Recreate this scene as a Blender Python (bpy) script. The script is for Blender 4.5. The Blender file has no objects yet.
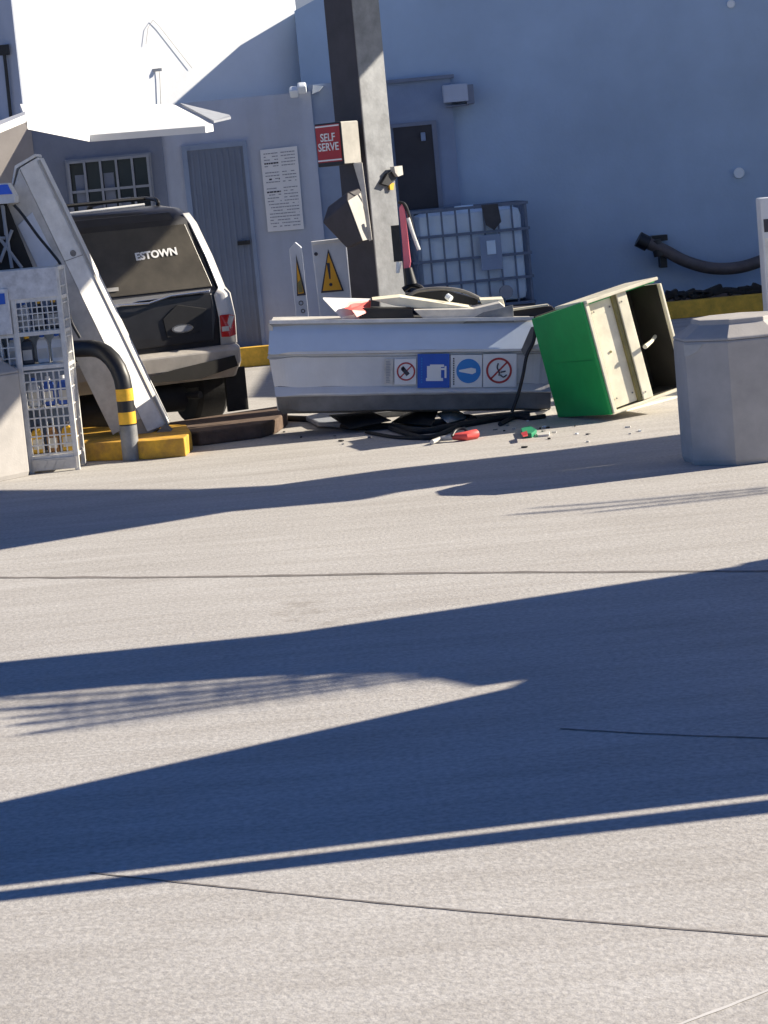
import bpy, bmesh, math, random
from mathutils import Vector, Matrix
random.seed(11)
V = Vector; R = math.radians
sc = bpy.context.scene; COL = sc.collection
# ------------------------------------------------------------------ camera
FPX, CX, CY, HC = 2400.0, 384.0, 512.0, 1.70
PITCH, ROLL = math.atan(0.1385), R(5.3)
fw = V((0, math.cos(PITCH), -math.sin(PITCH)))
r0 = V((1, 0, 0)); u0 = V((0, math.sin(PITCH), math.cos(PITCH)))
cu = u0*math.cos(ROLL) + r0*math.sin(ROLL)
cr = r0*math.cos(ROLL) - u0*math.sin(ROLL)
CAM = V((0, 0, HC))
def ray(x, y): return fw + cr*((x-CX)/FPX) + cu*((CY-y)/FPX)
def W(x, y, Y): d = ray(x, y); return CAM + d*(Y/d.y)
def G(x, y, z=0.0): d = ray(x, y); return CAM + d*((z-HC)/d.z)
def hit(x, y, p, n): d = ray(x, y); return CAM + d*((p-CAM).dot(n)/d.dot(n))
def px(p):
    d = p-CAM; return (CX+FPX*d.dot(cr)/d.dot(fw), CY-FPX*d.dot(cu)/d.dot(fw))
cd = bpy.data.cameras.new('camera'); cam = bpy.data.objects.new('camera', cd); COL.objects.link(cam)
m = Matrix((cr, cu, -fw)).transposed().to_4x4(); m.translation = CAM; cam.matrix_world = m
cd.sensor_fit = 'VERTICAL'; cd.sensor_height = 24; cd.lens = 24*FPX/1024; cd.clip_end = 2000; cd.clip_start = .1
sc.camera = cam
# ------------------------------------------------------------------ light
AZ, EL = R(12), R(27)
SUN = V((math.cos(EL)*math.cos(AZ), math.cos(EL)*math.sin(AZ), math.sin(EL)))
w = bpy.data.worlds.new('World'); sc.world = w; w.use_nodes = True
nt = w.node_tree; bg = nt.nodes['Background']; sky = nt.nodes.new('ShaderNodeTexSky')
sky.sky_type = 'NISHITA'; sky.sun_disc = False; sky.sun_elevation = EL; sky.sun_rotation = R(90)-AZ
sky.air_density = 1.0; sky.dust_density = 0.1; sky.ozone_density = 2.5
tint = nt.nodes.new('ShaderNodeMix'); tint.data_type = 'RGBA'; tint.blend_type = 'MULTIPLY'; tint.inputs['Factor'].default_value = 1
tint.inputs['B'].default_value = (.34, .57, 1.0, 1); nt.links.new(sky.outputs[0], tint.inputs['A'])
nt.links.new(tint.outputs['Result'], bg.inputs[0]); bg.inputs[1].default_value = 0.052
sl = bpy.data.lights.new('sun', 'SUN'); sl.energy = 5.0; sl.angle = R(0.42); sl.color = (1, .90, .74)
so = bpy.data.objects.new('sun', sl); COL.objects.link(so)
so.rotation_mode = 'QUATERNION'; so.rotation_quaternion = SUN.to_track_quat('Z', 'Y'); so.location = (20, 0, 20)
sc.view_settings.view_transform = 'Standard'; sc.view_settings.look = 'None'; sc.view_settings.exposure = 1.0
sc.view_settings.gamma = 1
# ------------------------------------------------------------------ materials
def mat(name, col, rough=.6, metal=0, var=.12, scale=8, bump=0, bscale=60, col2=None, spec=.5, alpha=None, emit=None, detail=5, dist=.01, streak=0):
    M = bpy.data.materials.new(name); M.use_nodes = True; t = M.node_tree; n = t.nodes; b = n['Principled BSDF']
    b.inputs['Roughness'].default_value = rough; b.inputs['Metallic'].default_value = metal
    b.inputs['Specular IOR Level'].default_value = spec
    tc = n.new('ShaderNodeTexCoord')
    nz = n.new('ShaderNodeTexNoise'); nz.inputs['Scale'].default_value = scale; nz.inputs['Detail'].default_value = detail
    nz.inputs['Roughness'].default_value = .65
    t.links.new(tc.outputs['Object'], nz.inputs['Vector'])
    rp = n.new('ShaderNodeValToRGB'); rp.color_ramp.elements[0].position = .3; rp.color_ramp.elements[1].position = .7
    c2 = col2 or tuple(c*(1-var) for c in col)
    rp.color_ramp.elements[0].color = (*c2, 1); rp.color_ramp.elements[1].color = (*[min(1, c*(1+(0 if col2 else var*.5))) for c in col], 1)
    t.links.new(nz.outputs['Fac'], rp.inputs['Fac']); t.links.new(rp.outputs['Color'], b.inputs['Base Color'])
    if streak:
        mp_ = n.new('ShaderNodeMapping'); mp_.inputs['Scale'].default_value = (3.2, 3.2, .22); t.links.new(tc.outputs['Object'], mp_.inputs['Vector'])
        z2 = n.new('ShaderNodeTexNoise'); z2.inputs['Scale'].default_value = 1.6; z2.inputs['Detail'].default_value = 6; t.links.new(mp_.outputs['Vector'], z2.inputs['Vector'])
        r2 = n.new('ShaderNodeValToRGB'); r2.color_ramp.elements[0].position = .33; r2.color_ramp.elements[1].position = .6
        r2.color_ramp.elements[0].color = (.91, .905, .90, 1); r2.color_ramp.elements[1].color = (1, 1, 1, 1); t.links.new(z2.outputs['Fac'], r2.inputs['Fac'])
        z3 = n.new('ShaderNodeTexNoise'); z3.inputs['Scale'].default_value = 2.3; z3.inputs['Detail'].default_value = 8; z3.inputs['Roughness'].default_value = .7; t.links.new(tc.outputs['Object'], z3.inputs['Vector'])
        r3 = n.new('ShaderNodeValToRGB'); r3.color_ramp.elements[0].position = .36; r3.color_ramp.elements[1].position = .44
        r3.color_ramp.elements[0].color = (.95, .95, .955, 1); r3.color_ramp.elements[1].color = (1, 1, 1, 1); t.links.new(z3.outputs['Fac'], r3.inputs['Fac'])
        src = rp.outputs['Color']
        for q_ in (r2, r3):
            mx = n.new('ShaderNodeMix'); mx.data_type = 'RGBA'; mx.blend_type = 'MULTIPLY'; mx.inputs['Factor'].default_value = 1
            t.links.new(src, mx.inputs['A']); t.links.new(q_.outputs['Color'], mx.inputs['B']); src = mx.outputs['Result']
        t.links.new(src, b.inputs['Base Color'])
    if bump:
        bz = n.new('ShaderNodeTexNoise'); bz.inputs['Scale'].default_value = bscale; bz.inputs['Detail'].default_value = 3
        t.links.new(tc.outputs['Object'], bz.inputs['Vector'])
        bp = n.new('ShaderNodeBump'); bp.inputs['Strength'].default_value = bump; bp.inputs['Distance'].default_value = dist
        t.links.new(bz.outputs['Fac'], bp.inputs['Height']); t.links.new(bp.outputs['Normal'], b.inputs['Normal'])
    if emit: b.inputs['Emission Color'].default_value = (*emit[0], 1); b.inputs['Emission Strength'].default_value = emit[1]
    return M
def concrete_ground():
    M = mat('ground_concrete', (.43, .39, .36), .9, spec=.2)
    t = M.node_tree; n = t.nodes; b = n['Principled BSDF']; tc = n.new('ShaderNodeTexCoord')
    def noise(s, d=4, mp=None, r=.6):
        z = n.new('ShaderNodeTexNoise'); z.inputs['Scale'].default_value = s; z.inputs['Detail'].default_value = d; z.inputs['Roughness'].default_value = r
        if mp:
            q = n.new('ShaderNodeMapping'); q.inputs['Scale'].default_value = mp[0]; q.inputs['Rotation'].default_value = (0, 0, mp[1])
            t.links.new(tc.outputs['Object'], q.inputs['Vector']); t.links.new(q.outputs['Vector'], z.inputs['Vector'])
        else: t.links.new(tc.outputs['Object'], z.inputs['Vector'])
        return z.outputs['Fac']
    def mul(a, fac, lo, hi, p0=.3, p1=.7):
        rp = n.new('ShaderNodeValToRGB'); rp.color_ramp.elements[0].position = p0; rp.color_ramp.elements[1].position = p1
        rp.color_ramp.elements[0].color = (*lo, 1); rp.color_ramp.elements[1].color = (*hi, 1); t.links.new(fac, rp.inputs['Fac'])
        mx = n.new('ShaderNodeMix'); mx.data_type = 'RGBA'; mx.blend_type = 'MULTIPLY'; mx.inputs['Factor'].default_value = 1
        t.links.new(a, mx.inputs['A']); t.links.new(rp.outputs['Color'], mx.inputs['B']); return mx.outputs['Result']
    base = n.new('ShaderNodeRGB'); base.outputs[0].default_value = (.485, .47, .447, 1)
    c = mul(base.outputs[0], noise(.35, 5), (.93, .925, .92), (1.05, 1.05, 1.05))
    c = mul(c, noise(3.0, 6, ((.25, 1, 1), R(-8))), (.90, .89, .88), (1.04, 1.04, 1.04))
    c = mul(c, noise(48, 3), (.83, .825, .82), (1.08, 1.08, 1.08), .36, .64)
    c = mul(c, noise(1.3, 4, ((.12, 1.6, 1), R(14))), (.88, .87, .86), (1, 1, 1), .30, .40)
    c = mul(c, noise(.9, 6, None, .72), (.80, .78, .76), (1, 1, 1), .30, .37)
    c = mul(c, noise(9, 3, ((.15, 1.2, 1), R(10))), (.93, .92, .91), (1.02, 1.02, 1.02), .35, .6)
    t.links.new(c, b.inputs['Base Color'])
    h = noise(62, 2)
    bp = n.new('ShaderNodeBump'); bp.inputs['Strength'].default_value = .30; bp.inputs['Distance'].default_value = .008
    t.links.new(h, bp.inputs['Height']); t.links.new(bp.outputs['Normal'], b.inputs['Normal'])
    return M
MT = {}
def A(k, *a, **kw): MT[k] = mat(k, *a, **kw)
MT['ground'] = concrete_ground()
A('joint', (.20, .18, .165), .95, var=.4, scale=14)
A('joint_pale', (.62, .6, .57), .9)
A('wall_blue', (.41, .53, .68), .85, var=.14, scale=.7, bump=.2, bscale=30, spec=.2)
A('wall_white', (.74, .77, .80), .85, var=.05, scale=1.5, bump=.1, bscale=20, spec=.2)
A('wall_front', (.49, .54, .64), .85, streak=1, var=.1, scale=1.4, bump=.2, bscale=30, spec=.2)
A('wall_dim', (.22, .25, .32), .85, var=.2, scale=1.4, bump=.2, bscale=30, spec=.2)  # darker wall tone holding the lean-to shade; also plain dark trim
A('wall_tan', (.38, .35, .33), .85, var=.2, scale=2, spec=.2)
A('white_sheet', (.85, .85, .84), .5, var=.06, scale=4)
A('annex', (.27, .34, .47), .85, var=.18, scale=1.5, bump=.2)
A('door_blue', (.17, .21, .29), .6, var=.12, scale=3)
A('door_dark', (.035, .035, .045), .6, var=.3, scale=3)
A('dark_glass', (.02, .022, .028), .15, var=.2, scale=3)
A('bar_grey', (.30, .32, .36), .6)
A('kerb_yellow', (.78, .46, .05), .7, var=.35, scale=9, bump=.3, bscale=40)
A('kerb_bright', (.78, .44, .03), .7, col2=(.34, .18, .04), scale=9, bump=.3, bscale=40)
A('island_top', (.13, .085, .06), .9, var=.4, scale=9, bump=.3)
A('concrete', (.43, .41, .39), .85, var=.14, scale=6, bump=.1, bscale=90, spec=.25)
A('concrete_chip', (.45, .45, .44), .9, var=.12, scale=20)
A('hole', (.01, .01, .012), .9)
A('steel', (.64, .65, .67), .48, .25, var=.10, scale=4, bump=.05, bscale=12)
A('steel_sky', (.60, .70, .84), .55, .25, var=.06, scale=4)  # bluer steel, sky reflection put into the colour
A('steel_dull', (.20, .195, .19), .8, 0, var=.35, scale=5, bump=.05, bscale=12)
A('galv', (.25, .26, .275), .55, .25, var=.35, scale=7, bump=.1, bscale=40)
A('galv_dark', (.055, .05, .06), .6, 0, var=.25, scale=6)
A('white_paint', (.74, .74, .73), .5, var=.28, scale=5)
A('offwhite', (.60, .58, .54), .55, var=.3, scale=6)
A('grey_paint', (.34, .33, .31), .55, var=.15, scale=4)
A('dull_cream', (.42, .40, .36), .6, var=.2)
A('cream', (.82, .77, .60), .6, var=.22, scale=6, bump=.05)
A('olive', (.25, .22, .09), .7, var=.3)
A('green', (.012, .37, .085), .5, var=.18, scale=5, bump=.06, bscale=14)
A('black', (.014, .014, .016), .45, var=.3, scale=12)
A('rubber', (.016, .016, .017), .75, var=.4, scale=15, bump=.2)
A('dark_inner', (.02, .019, .018), .8, var=.4, scale=6)
A('yellow', (.85, .48, .03), .5, var=.2, scale=20)
A('warn', (.80, .40, .02), .5, var=.1)
A('red', (.42, .03, .035), .5, var=.1)
A('redbright', (.75, .09, .08), .5, var=.1)
A('pink', (.85, .20, .26), .55, var=.1)
A('blue', (.01, .10, .52), .45, var=.08)
A('skyblue', (.015, .22, .62), .45, var=.08)
A('white_print', (.82, .82, .82), .6, var=.04)
A('ink', (.05, .05, .07), .7, var=.1)
A('ink_pale', (.30, .31, .36), .7, var=.1)
A('car_dark', (.035, .036, .042), .32, .3, var=.25, scale=5)
A('car_pale', (.50, .47, .43), .40, .2, var=.18, scale=9)
A('car_white', (.62, .61, .60), .3, .1, var=.08, scale=9)
A('car_glass', (.085, .075, .06), .35, 0, var=.3, scale=5, col2=(.045, .04, .032))
A('chrome', (.7, .72, .75), .15, .95, var=.05)
A('tail_red', (.55, .02, .02), .25, var=.2)
A('tank', (.68, .82, .95), .5, var=.12, scale=4)
A('cage', (.13, .17, .25), .5, .3, var=.2)
A('pallet', (.06, .06, .065), .8, var=.3)
A('pipe', (.13, .11, .105), .6, .1, var=.3, scale=8, bump=.15)
A('bottle_blue', (.03, .09, .40), .4, var=.1)
A('bottle_yellow', (.62, .36, .03), .4, var=.1)
A('bottle_white', (.6, .63, .68), .4, var=.1)
A('bottle_dark', (.03, .04, .06), .4, var=.1)
A('bottle_amber', (.30, .15, .05), .4, var=.1)
A('rack_white', (.68, .67, .64), .55, var=.22, scale=14)
A('marble', (.66, .66, .67), .5, var=.3, scale=16)
A('bark', (.12, .09, .06), .9, var=.4, bump=.5)
A('leaf', (.05, .09, .025), .6, var=.3)
A('lamp_white', (.8, .85, .88), .3, var=.05)
A('plastic_green', (.02, .25, .12), .5)
A('blue_lit', (.02, .13, .75), .35)
A('pale_pole', (.62, .66, .74), .45, .0, var=.1)
# ------------------------------------------------------------------ mesh helpers
class MB:
    def __init__(s): s.bm = bmesh.new()
    def poly(s, pts, f): 
        v = [s.bm.verts.new(p) for p in pts]
        for q in f: s.bm.faces.new([v[i] for i in q])
        return v
    def box(s, c, d, rot=None, bevel=0):
        t = bmesh.new(); bmesh.ops.create_cube(t, size=1)
        for v in t.verts: v.co = V((v.co.x*d[0], v.co.y*d[1], v.co.z*d[2]))
        if bevel: bmesh.ops.bevel(t, geom=t.edges[:]+t.verts[:], offset=bevel, segments=2, affect='EDGES', profile=.6)
        for v in t.verts: v.co = (rot @ v.co if rot else v.co) + V(c)
        s._merge(t); return s
    def _merge(s, t):
        me = bpy.data.meshes.new('tmp'); t.to_mesh(me); t.free(); s.bm.from_mesh(me); bpy.data.meshes.remove(me)
    def b2(s, a, b, bevel=0):
        a, b = V(a), V(b); return s.box((a+b)/2, [abs(b[i]-a[i]) for i in range(3)], None, bevel)
    def slab(s, pts, ext):      # polygon extruded along vector ext
        pts = [V(p) for p in pts]; ext = V(ext); n = len(pts)
        v = [s.bm.verts.new(p) for p in pts] + [s.bm.verts.new(p+ext) for p in pts]
        s.bm.faces.new(v[:n][::-1]); s.bm.faces.new(v[n:])
        for i in range(n): j = (i+1) % n; s.bm.faces.new((v[i], v[j], v[n+j], v[n+i]))
        return s
    def loft(s, rings, cap=True):
        vs = [[s.bm.verts.new(V(p)) for p in r] for r in rings]; n = len(vs[0])
        for a, b in zip(vs, vs[1:]):
            for i in range(n): j = (i+1) % n; s.bm.faces.new((a[i], a[j], b[j], b[i]))
        if cap: s.bm.faces.new(vs[0][::-1]); s.bm.faces.new(vs[-1])
        return s
    def tube(s, path, r, seg=12, closed=False):
        path = [V(p) for p in path]; rings = []; N = len(path); nrm = None
        rr = r if isinstance(r, (list, tuple)) else [r]*N
        for i, p in enumerate(path):
            t = (path[min(i+1, N-1)]-path[max(i-1, 0)]).normalized()
            if nrm is None:
                nrm = t.cross(V((0, 0, 1)));
                if nrm.length < .1: nrm = t.cross(V((0, 1, 0)))
                nrm.normalize()
            nrm = (nrm - t*nrm.dot(t)).normalized(); bn = t.cross(nrm)
            rings.append([p + (nrm*math.cos(2*math.pi*k/seg)+bn*math.sin(2*math.pi*k/seg))*rr[i] for k in range(seg)])
        return s.loft(rings)
    def disc(s, c, ux, uy, r, h, seg=28, r_in=0):   # flat disc/ring on plane ux,uy, extruded h along ux x uy
        c, ux, uy = V(c), V(ux), V(uy); nn = ux.cross(uy).normalized()*h
        pt = lambda a, q, o: c+(ux*math.cos(a)+uy*math.sin(a))*q+o
        if not r_in:
            return s.slab([pt(2*math.pi*k/seg, r, V((0,0,0))) for k in range(seg)], nn)
        O = V((0, 0, 0))
        vs = [[s.bm.verts.new(pt(2*math.pi*k/seg, q, o)) for k in range(seg)] for q, o in ((r, O), (r, nn), (r_in, nn), (r_in, O))]
        for a in range(4):
            b = (a+1) % 4
            for i in range(seg): j = (i+1) % seg; s.bm.faces.new((vs[a][i], vs[a][j], vs[b][j], vs[b][i]))
        return s
    def build(s, name, m, parent=None, smooth=False, bevel=0):
        bmesh.ops.recalc_face_normals(s.bm, faces=s.bm.faces[:])
        me = bpy.data.meshes.new(name); s.bm.to_mesh(me); s.bm.free()
        me.materials.append(MT[m] if isinstance(m, str) else m)
        o = bpy.data.objects.new(name, me); COL.objects.link(o)
        if parent: o.parent = parent
        if smooth:
            for p in me.polygons: p.use_smooth = True
            me.set_sharp_from_angle(angle=R(40))
        if bevel:
            b = o.modifiers.new('bevel', 'BEVEL'); b.width = bevel; b.segments = 2; b.limit_method = 'ANGLE'
        return o
def smooth_path(pts, n=8):
    pts = [V(p) for p in pts]; out = []
    q = [pts[0]*2-pts[1]] + pts + [pts[-1]*2-pts[-2]]
    for i in range(1, len(q)-2):
        for k in range(n):
            t = k/n; a, b, c, d = q[i-1], q[i], q[i+1], q[i+2]
            out.append(.5*((2*b)+(c-a)*t+(2*a-5*b+4*c-d)*t*t+(3*b-a-3*c+d)*t**3))
    out.append(pts[-1]); return out
def tag(o, label, cat, group=None):
    o['label'] = label; o['category'] = cat
    if group: o['group'] = group
    return o
def struct(o): o['kind'] = 'structure'; return o
def thing(name, label, cat, loc=(0, 0, 0), ex=None, up=None, group=None):
    o = bpy.data.objects.new(name, None); COL.objects.link(o)
    if ex is None: M = Matrix.Identity(4)
    else:
        up = V(up or (0, 0, 1)).normalized(); ex = V(ex); ex = (ex-up*ex.dot(up)).normalized(); ey = up.cross(ex)
        M = Matrix((ex, ey, up)).transposed().to_4x4()
    M.translation = V(loc); o.matrix_world = M; o.empty_display_size = .2
    return tag(o, label, cat, group)
def local(o, p): return o.matrix_world.inverted() @ V(p)
def text(name, s, size, m, parent, c, ex, ey, depth=.0015, bold=0):
    cu_ = bpy.data.curves.new('t', 'FONT'); cu_.body = s; cu_.size = size; cu_.extrude = depth; cu_.offset = bold
    cu_.align_x = 'CENTER'; cu_.align_y = 'CENTER'; cu_.resolution_u = 3; cu_.space_line = .85
    t = bpy.data.objects.new('t', cu_); COL.objects.link(t)
    bpy.context.view_layer.update()
    me = bpy.data.meshes.new_from_object(t.evaluated_get(bpy.context.evaluated_depsgraph_get()))
    bpy.data.objects.remove(t); bpy.data.curves.remove(cu_)
    ex, ey = V(ex).normalized(), V(ey).normalized(); nz = ex.cross(ey)
    M = Matrix((ex, ey, nz)).transposed().to_4x4(); M.translation = V(c); me.transform(M)
    me.materials.clear(); me.materials.append(MT[m]); me.name = name
    o = bpy.data.objects.new(name, me); COL.objects.link(o); o.parent = parent; return o
def dup(root, loc=None, label=None):
    r = root.copy(); COL.objects.link(r)
    if loc is not None: r.location = loc
    if label: r['label'] = label
    for ch in list(root.children):
        c = ch.copy(); COL.objects.link(c); c.parent = r
        for g in list(ch.children): d = g.copy(); COL.objects.link(d); d.parent = c
    return r
# ------------------------------------------------------------------ ground
g = MB(); g.poly([(-250, -150, 0), (250, -150, 0), (250, 350, 0), (-250, 350, 0)], [(0, 1, 2, 3)]); struct(g.build('ground', 'ground'))
def joint(pts, wd, m='joint', z=.0015):
    P = smooth_path([G(*p) for p in pts], 14); b = MB(); n = len(P); vs = []
    for i, p in enumerate(P):
        t = (P[min(i+1, n-1)]-P[max(i-1, 0)]).normalized(); q = V((-t.y, t.x, 0)); j = wd*.5*random.uniform(.75, 1.25)
        p = p+q*random.uniform(-.15, .15)*wd; vs.append((b.bm.verts.new((p.x+q.x*j, p.y+q.y*j, z)), b.bm.verts.new((p.x-q.x*j, p.y-q.y*j, z))))
    for a, c in zip(vs, vs[1:]): b.bm.faces.new((a[0], a[1], c[1], c[0]))
    struct(b.build('ground_joint', m))
joint([(-80, 578), (200, 577), (450, 573), (850, 571)], .04)
joint([(90, 873), (250, 890), (420, 907), (590, 922), (850, 943)], .009)
joint([(560, 729), (670, 735), (850, 741)], .012)
joint([(640, 1040), (690, 1021), (850, 960)], .010, 'joint_pale')
# ------------------------------------------------------------------ shadow-casting buildings and canopies outside the frame
sh = V((math.cos(AZ), math.sin(AZ), 0))/math.tan(EL)
def cast(b, pts, h, th=.12):
    P = [G(*p) + sh*h + V((0, 0, h)) for p in pts]; b.slab(P, (0, 0, th))
# canopy over the pumps: right edge set from the shadow line on the column
cz = 4.5
cano = thing('forecourt_canopy', 'flat forecourt canopy roof high above the damaged pump island, out of frame', 'canopy', (0, 17, 0))
b = MB(); b.slab([local(cano, p) for p in [(5.55, 17.05, cz), (1.9, 19.75, cz), (-3.4, 19.8, cz), (-3.4, 14.2, cz), (5.35, 14.2, cz)]], (0, 0, .35)); b.build('roof', 'white_sheet', cano)

# ------------------------------------------------------------------ back buildings
kY = G(665, 320).y                     # kerb front of right building
wY = kY+1.15                             # main wall
# upper white wall (lit) with the shadow edge of the gable building
lY = G(250, 367).y + .35
wl0 = W(25, 118, lY+.28); wdir = V((.8, .6, 0)); wn = V((.6, -.8, 0))
P1 = hit(170, 107, wl0, wn); P2 = hit(292, 0, wl0, wn)
def toY(p, Y): return p + SUN*((Y-p.y)/SUN.y)
a1, a2 = toY(P1, wY), toY(P2, wY)
slope = (a1.z-a2.z)/(a1.x-a2.x)
zt = lambda X: a2.z+(X-a2.x)*slope
xL = hit(299, 60, V((0, wY, 0)), V((0, 1, 0))).x
ga = thing('warehouse_building', 'tall blue grey rendered wall of the gabled building behind the pumps', 'building', (3, wY, 0))
ridge = 6.0
b = MB(); prof = [(xL, 0), (14, 0), (14, zt(xL)), (ridge, zt(ridge)), (xL, zt(xL))]
b.slab([local(ga, (x, wY, z)) for x, z in prof], (0, 9, 0)); b.build('wall', 'wall_blue', ga)
# dark door and shallow annex in the right wall
def onY(x, y, Y): return W(x, y, Y)
aY = wY-.12
b = MB(); p0 = onY(450, 78, aY); b.b2(local(ga, (xL+.02, aY, 0)), local(ga, (p0.x, wY+.02, p0.z))); b.build('annex_wall', 'annex', ga)
b = MB(); b.b2(local(ga, (xL+.0, aY-.05, p0.z)), local(ga, (p0.x+.04, wY+.02, p0.z+.035))); b.build('ledge', 'wall_dim', ga)
p0, p1 = onY(393, 128, aY), onY(441, 212, aY)
d0 = MB(); d0.b2(local(ga, (p0.x, aY-.03, .18)), local(ga, (p1.x-.02, aY+.03, p0.z))); dd = d0.build('door', 'door_dark', ga)
b = MB(); q = local(ga, (p1.x-.12, aY-.06, p0.z-.12)); b.box(q, (.05, .04, .09), None, .008); b.build('latch', 'annex', dd)
b = MB(); b.b2(local(ga, (p1.x-.02, aY-.045, .18)), local(ga, (p1.x+.03, aY+.03, p0.z+.04))); b.b2(local(ga, (p0.x-.04, aY-.045, p0.z)), local(ga, (p1.x-.02, aY+.03, p0.z+.04))); b.build('frame', 'wall_dim', dd)
# kerb of right building
b = MB(); b.b2((G(300,340).x, kY, 0), (14, kY+.16, .175), .01); tag(b.build('yellow_kerb', 'kerb_yellow'), 'yellow painted kerb running along the foot of the right blue grey wall', 'kerb')
b = MB(); b.b2((xL-.2, kY+.16, 0), (14, wY, .165)); struct(b.build('pavement', 'island_top'))
# left building: front wall with window and door
lY = G(250, 367).y + .35
lb = thing('service_building', 'low building with barred window, blue door and bright white lean-to roof', 'building', (-2, lY, 0))
c0 = onY(30, 130, lY); cR = onY(316, 150, lY); ztop = onY(185, 103, lY).z
L = lambda p: local(lb, p)
b = MB(); b.b2(L((-3.75+.6, lY, 0)), L((cR.x, lY+.25, ztop))); b.build('front_wall', 'wall_front', lb)
b = MB(); b.b2(L((cR.x-.25, lY+.25, 0)), L((cR.x, wY+.5, ztop-.01))); b.build('side_wall', 'wall_front', lb)
# niche and wall under lean-to roof, shade put into their darker colours
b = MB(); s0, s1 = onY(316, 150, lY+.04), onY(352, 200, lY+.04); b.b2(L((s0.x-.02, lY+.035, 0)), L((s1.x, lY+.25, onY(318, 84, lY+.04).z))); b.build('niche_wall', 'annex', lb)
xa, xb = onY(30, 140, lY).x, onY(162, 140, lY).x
b = MB(); b.b2(L((xa, lY-.03, 0)), L((xb, lY+.01, ztop-.03))); b.build('shaded_wall', 'wall_dim', lb)
# left tan wall portion
b = MB(); pA = W(31, 130, lY-.05); b.slab([L(p) for p in [(pA.x, lY-.04, 0), (pA.x-2.5, lY-1.6, 0), (pA.x-2.5, lY+.2, 0), (pA.x, lY+.2, 0)]], (0, 0, W(31, 122, lY).z)); b.build('left_wall', 'wall_tan', lb)
# door
p0, p1 = onY(187, 151, lY), onY(243, 149, lY)
b = MB(); b.b2(L((p0.x, lY-.025, .17)), L((p1.x, lY+.05, p0.z)))
for i in range(9):
    x = p0.x+.04+(p1.x-p0.x-.08)*i/8; b.b2(L((x-.012, lY-.033, .2)), L((x+.012, lY-.02, p0.z-.03)))
dr = b.build('door', 'door_blue', lb)
b = MB(); hz = W(240, 243, lY).z; b.b2(L((p1.x-.14, lY-.07, hz-.02)), L((p1.x-.02, lY-.03, hz+.02))); b.build('handle', 'black', dr)
b = MB(); b.b2(L((p0.x-.05, lY-.04, p0.z)), L((p1.x+.04, lY+.03, p0.z+.05))); b.b2(L((p1.x, lY-.04, .17)), L((p1.x+.04, lY+.03, p0.z))); b.b2(L((p0.x-.05, lY-.04, .17)), L((p0.x, lY+.03, p0.z))); b.build('frame', 'annex', dr)
# window
p0, p1 = onY(69, 163, lY), onY(153, 205, lY); wz0 = p1.z-.12; p1.z = wz0
b = MB(); b.b2(L((p0.x, lY-.045, wz0)), L((p1.x, lY+.05, p0.z))); wi = b.build('window', 'dark_glass', lb)
b = MB(); ww = p1.x-p0.x; hh = p0.z-wz0
for i in range(6): x = p0.x+ww*i/5; b.b2(L((x-.011, lY-.10, wz0)), L((x+.011, lY-.07, p0.z)))
for k in (0, .52, 1): b.b2(L((p0.x-.02, lY-.094, wz0+hh*k-.012)), L((p1.x+.02, lY-.074, wz0+hh*k+.012)))
b.build('window_bars', 'bar_grey', wi)
b = MB()
for k in (0, 1): b.b2(L((p0.x-.03, lY-.07, wz0+(hh+.03)*k-.03)), L((p1.x+.03, lY-.03, wz0+(hh+.03)*k)))
for x in (p0.x-.03, p1.x): b.b2(L((x, lY-.068, wz0)), L((x+.03, lY-.032, p0.z)))
b.build('frame', 'bar_grey', wi)
b = MB()
for i in range(4):
    x = p0.x+.05+i*.14; b.b2(L((x, lY-.062, wz0+.02)), L((x+.1, lY-.048, wz0+random.uniform(.15, hh-.05))))
b.build('pane', 'wall_dim', wi)
# lean-to roof: sloped white sheet, eave through the photographed corners
ev = [W(27, 122, 20.4), W(90, 135, 21.6), W(205, 126, 21.6), W(213, 124.5, 21.75)]
bk = [W(20, 104, 22.55), W(90, 105, 22.55), W(172, 104, 22.75), W(176, 105.5, 22.8)]
b = MB(); n = 4
v = [b.bm.verts.new(L(p)) for p in ev+bk] + [b.bm.verts.new(L(p)-V((0, 0, .06))) for p in ev+bk]
for i in range(3):
    b.bm.faces.new((v[i], v[i+1], v[5+i], v[4+i])); b.bm.faces.new((v[8+i], v[9+i], v[13+i], v[12+i])); b.bm.faces.new((v[i], v[i+1], v[9+i], v[8+i])); b.bm.faces.new((v[4+i], v[5+i], v[13+i], v[12+i]))
b.bm.faces.new((v[0], v[4], v[12], v[8])); b.bm.faces.new((v[3], v[7], v[15], v[11])); b.build('lean_to_roof', 'white_sheet', lb)
b = MB(); b.slab([L(p) for p in [W(-60, 158, 19.2), W(26, 122, 20.4), W(26, 118, 21.6), W(-60, 150, 21)]], (0, 0, .06)); b.build('side_roof', 'white_sheet', lb)
b = MB(); b.slab([L(p) for p in (W(214, 123, 21.8), W(231, 119, 22.5), W(230, 117, 22.9), W(180, 105, 22.9))], (0, 0, .02)); b.build('shaded_roof_end', 'bar_grey', lb)  # dimmer roof end, its shade put into the grey
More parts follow.
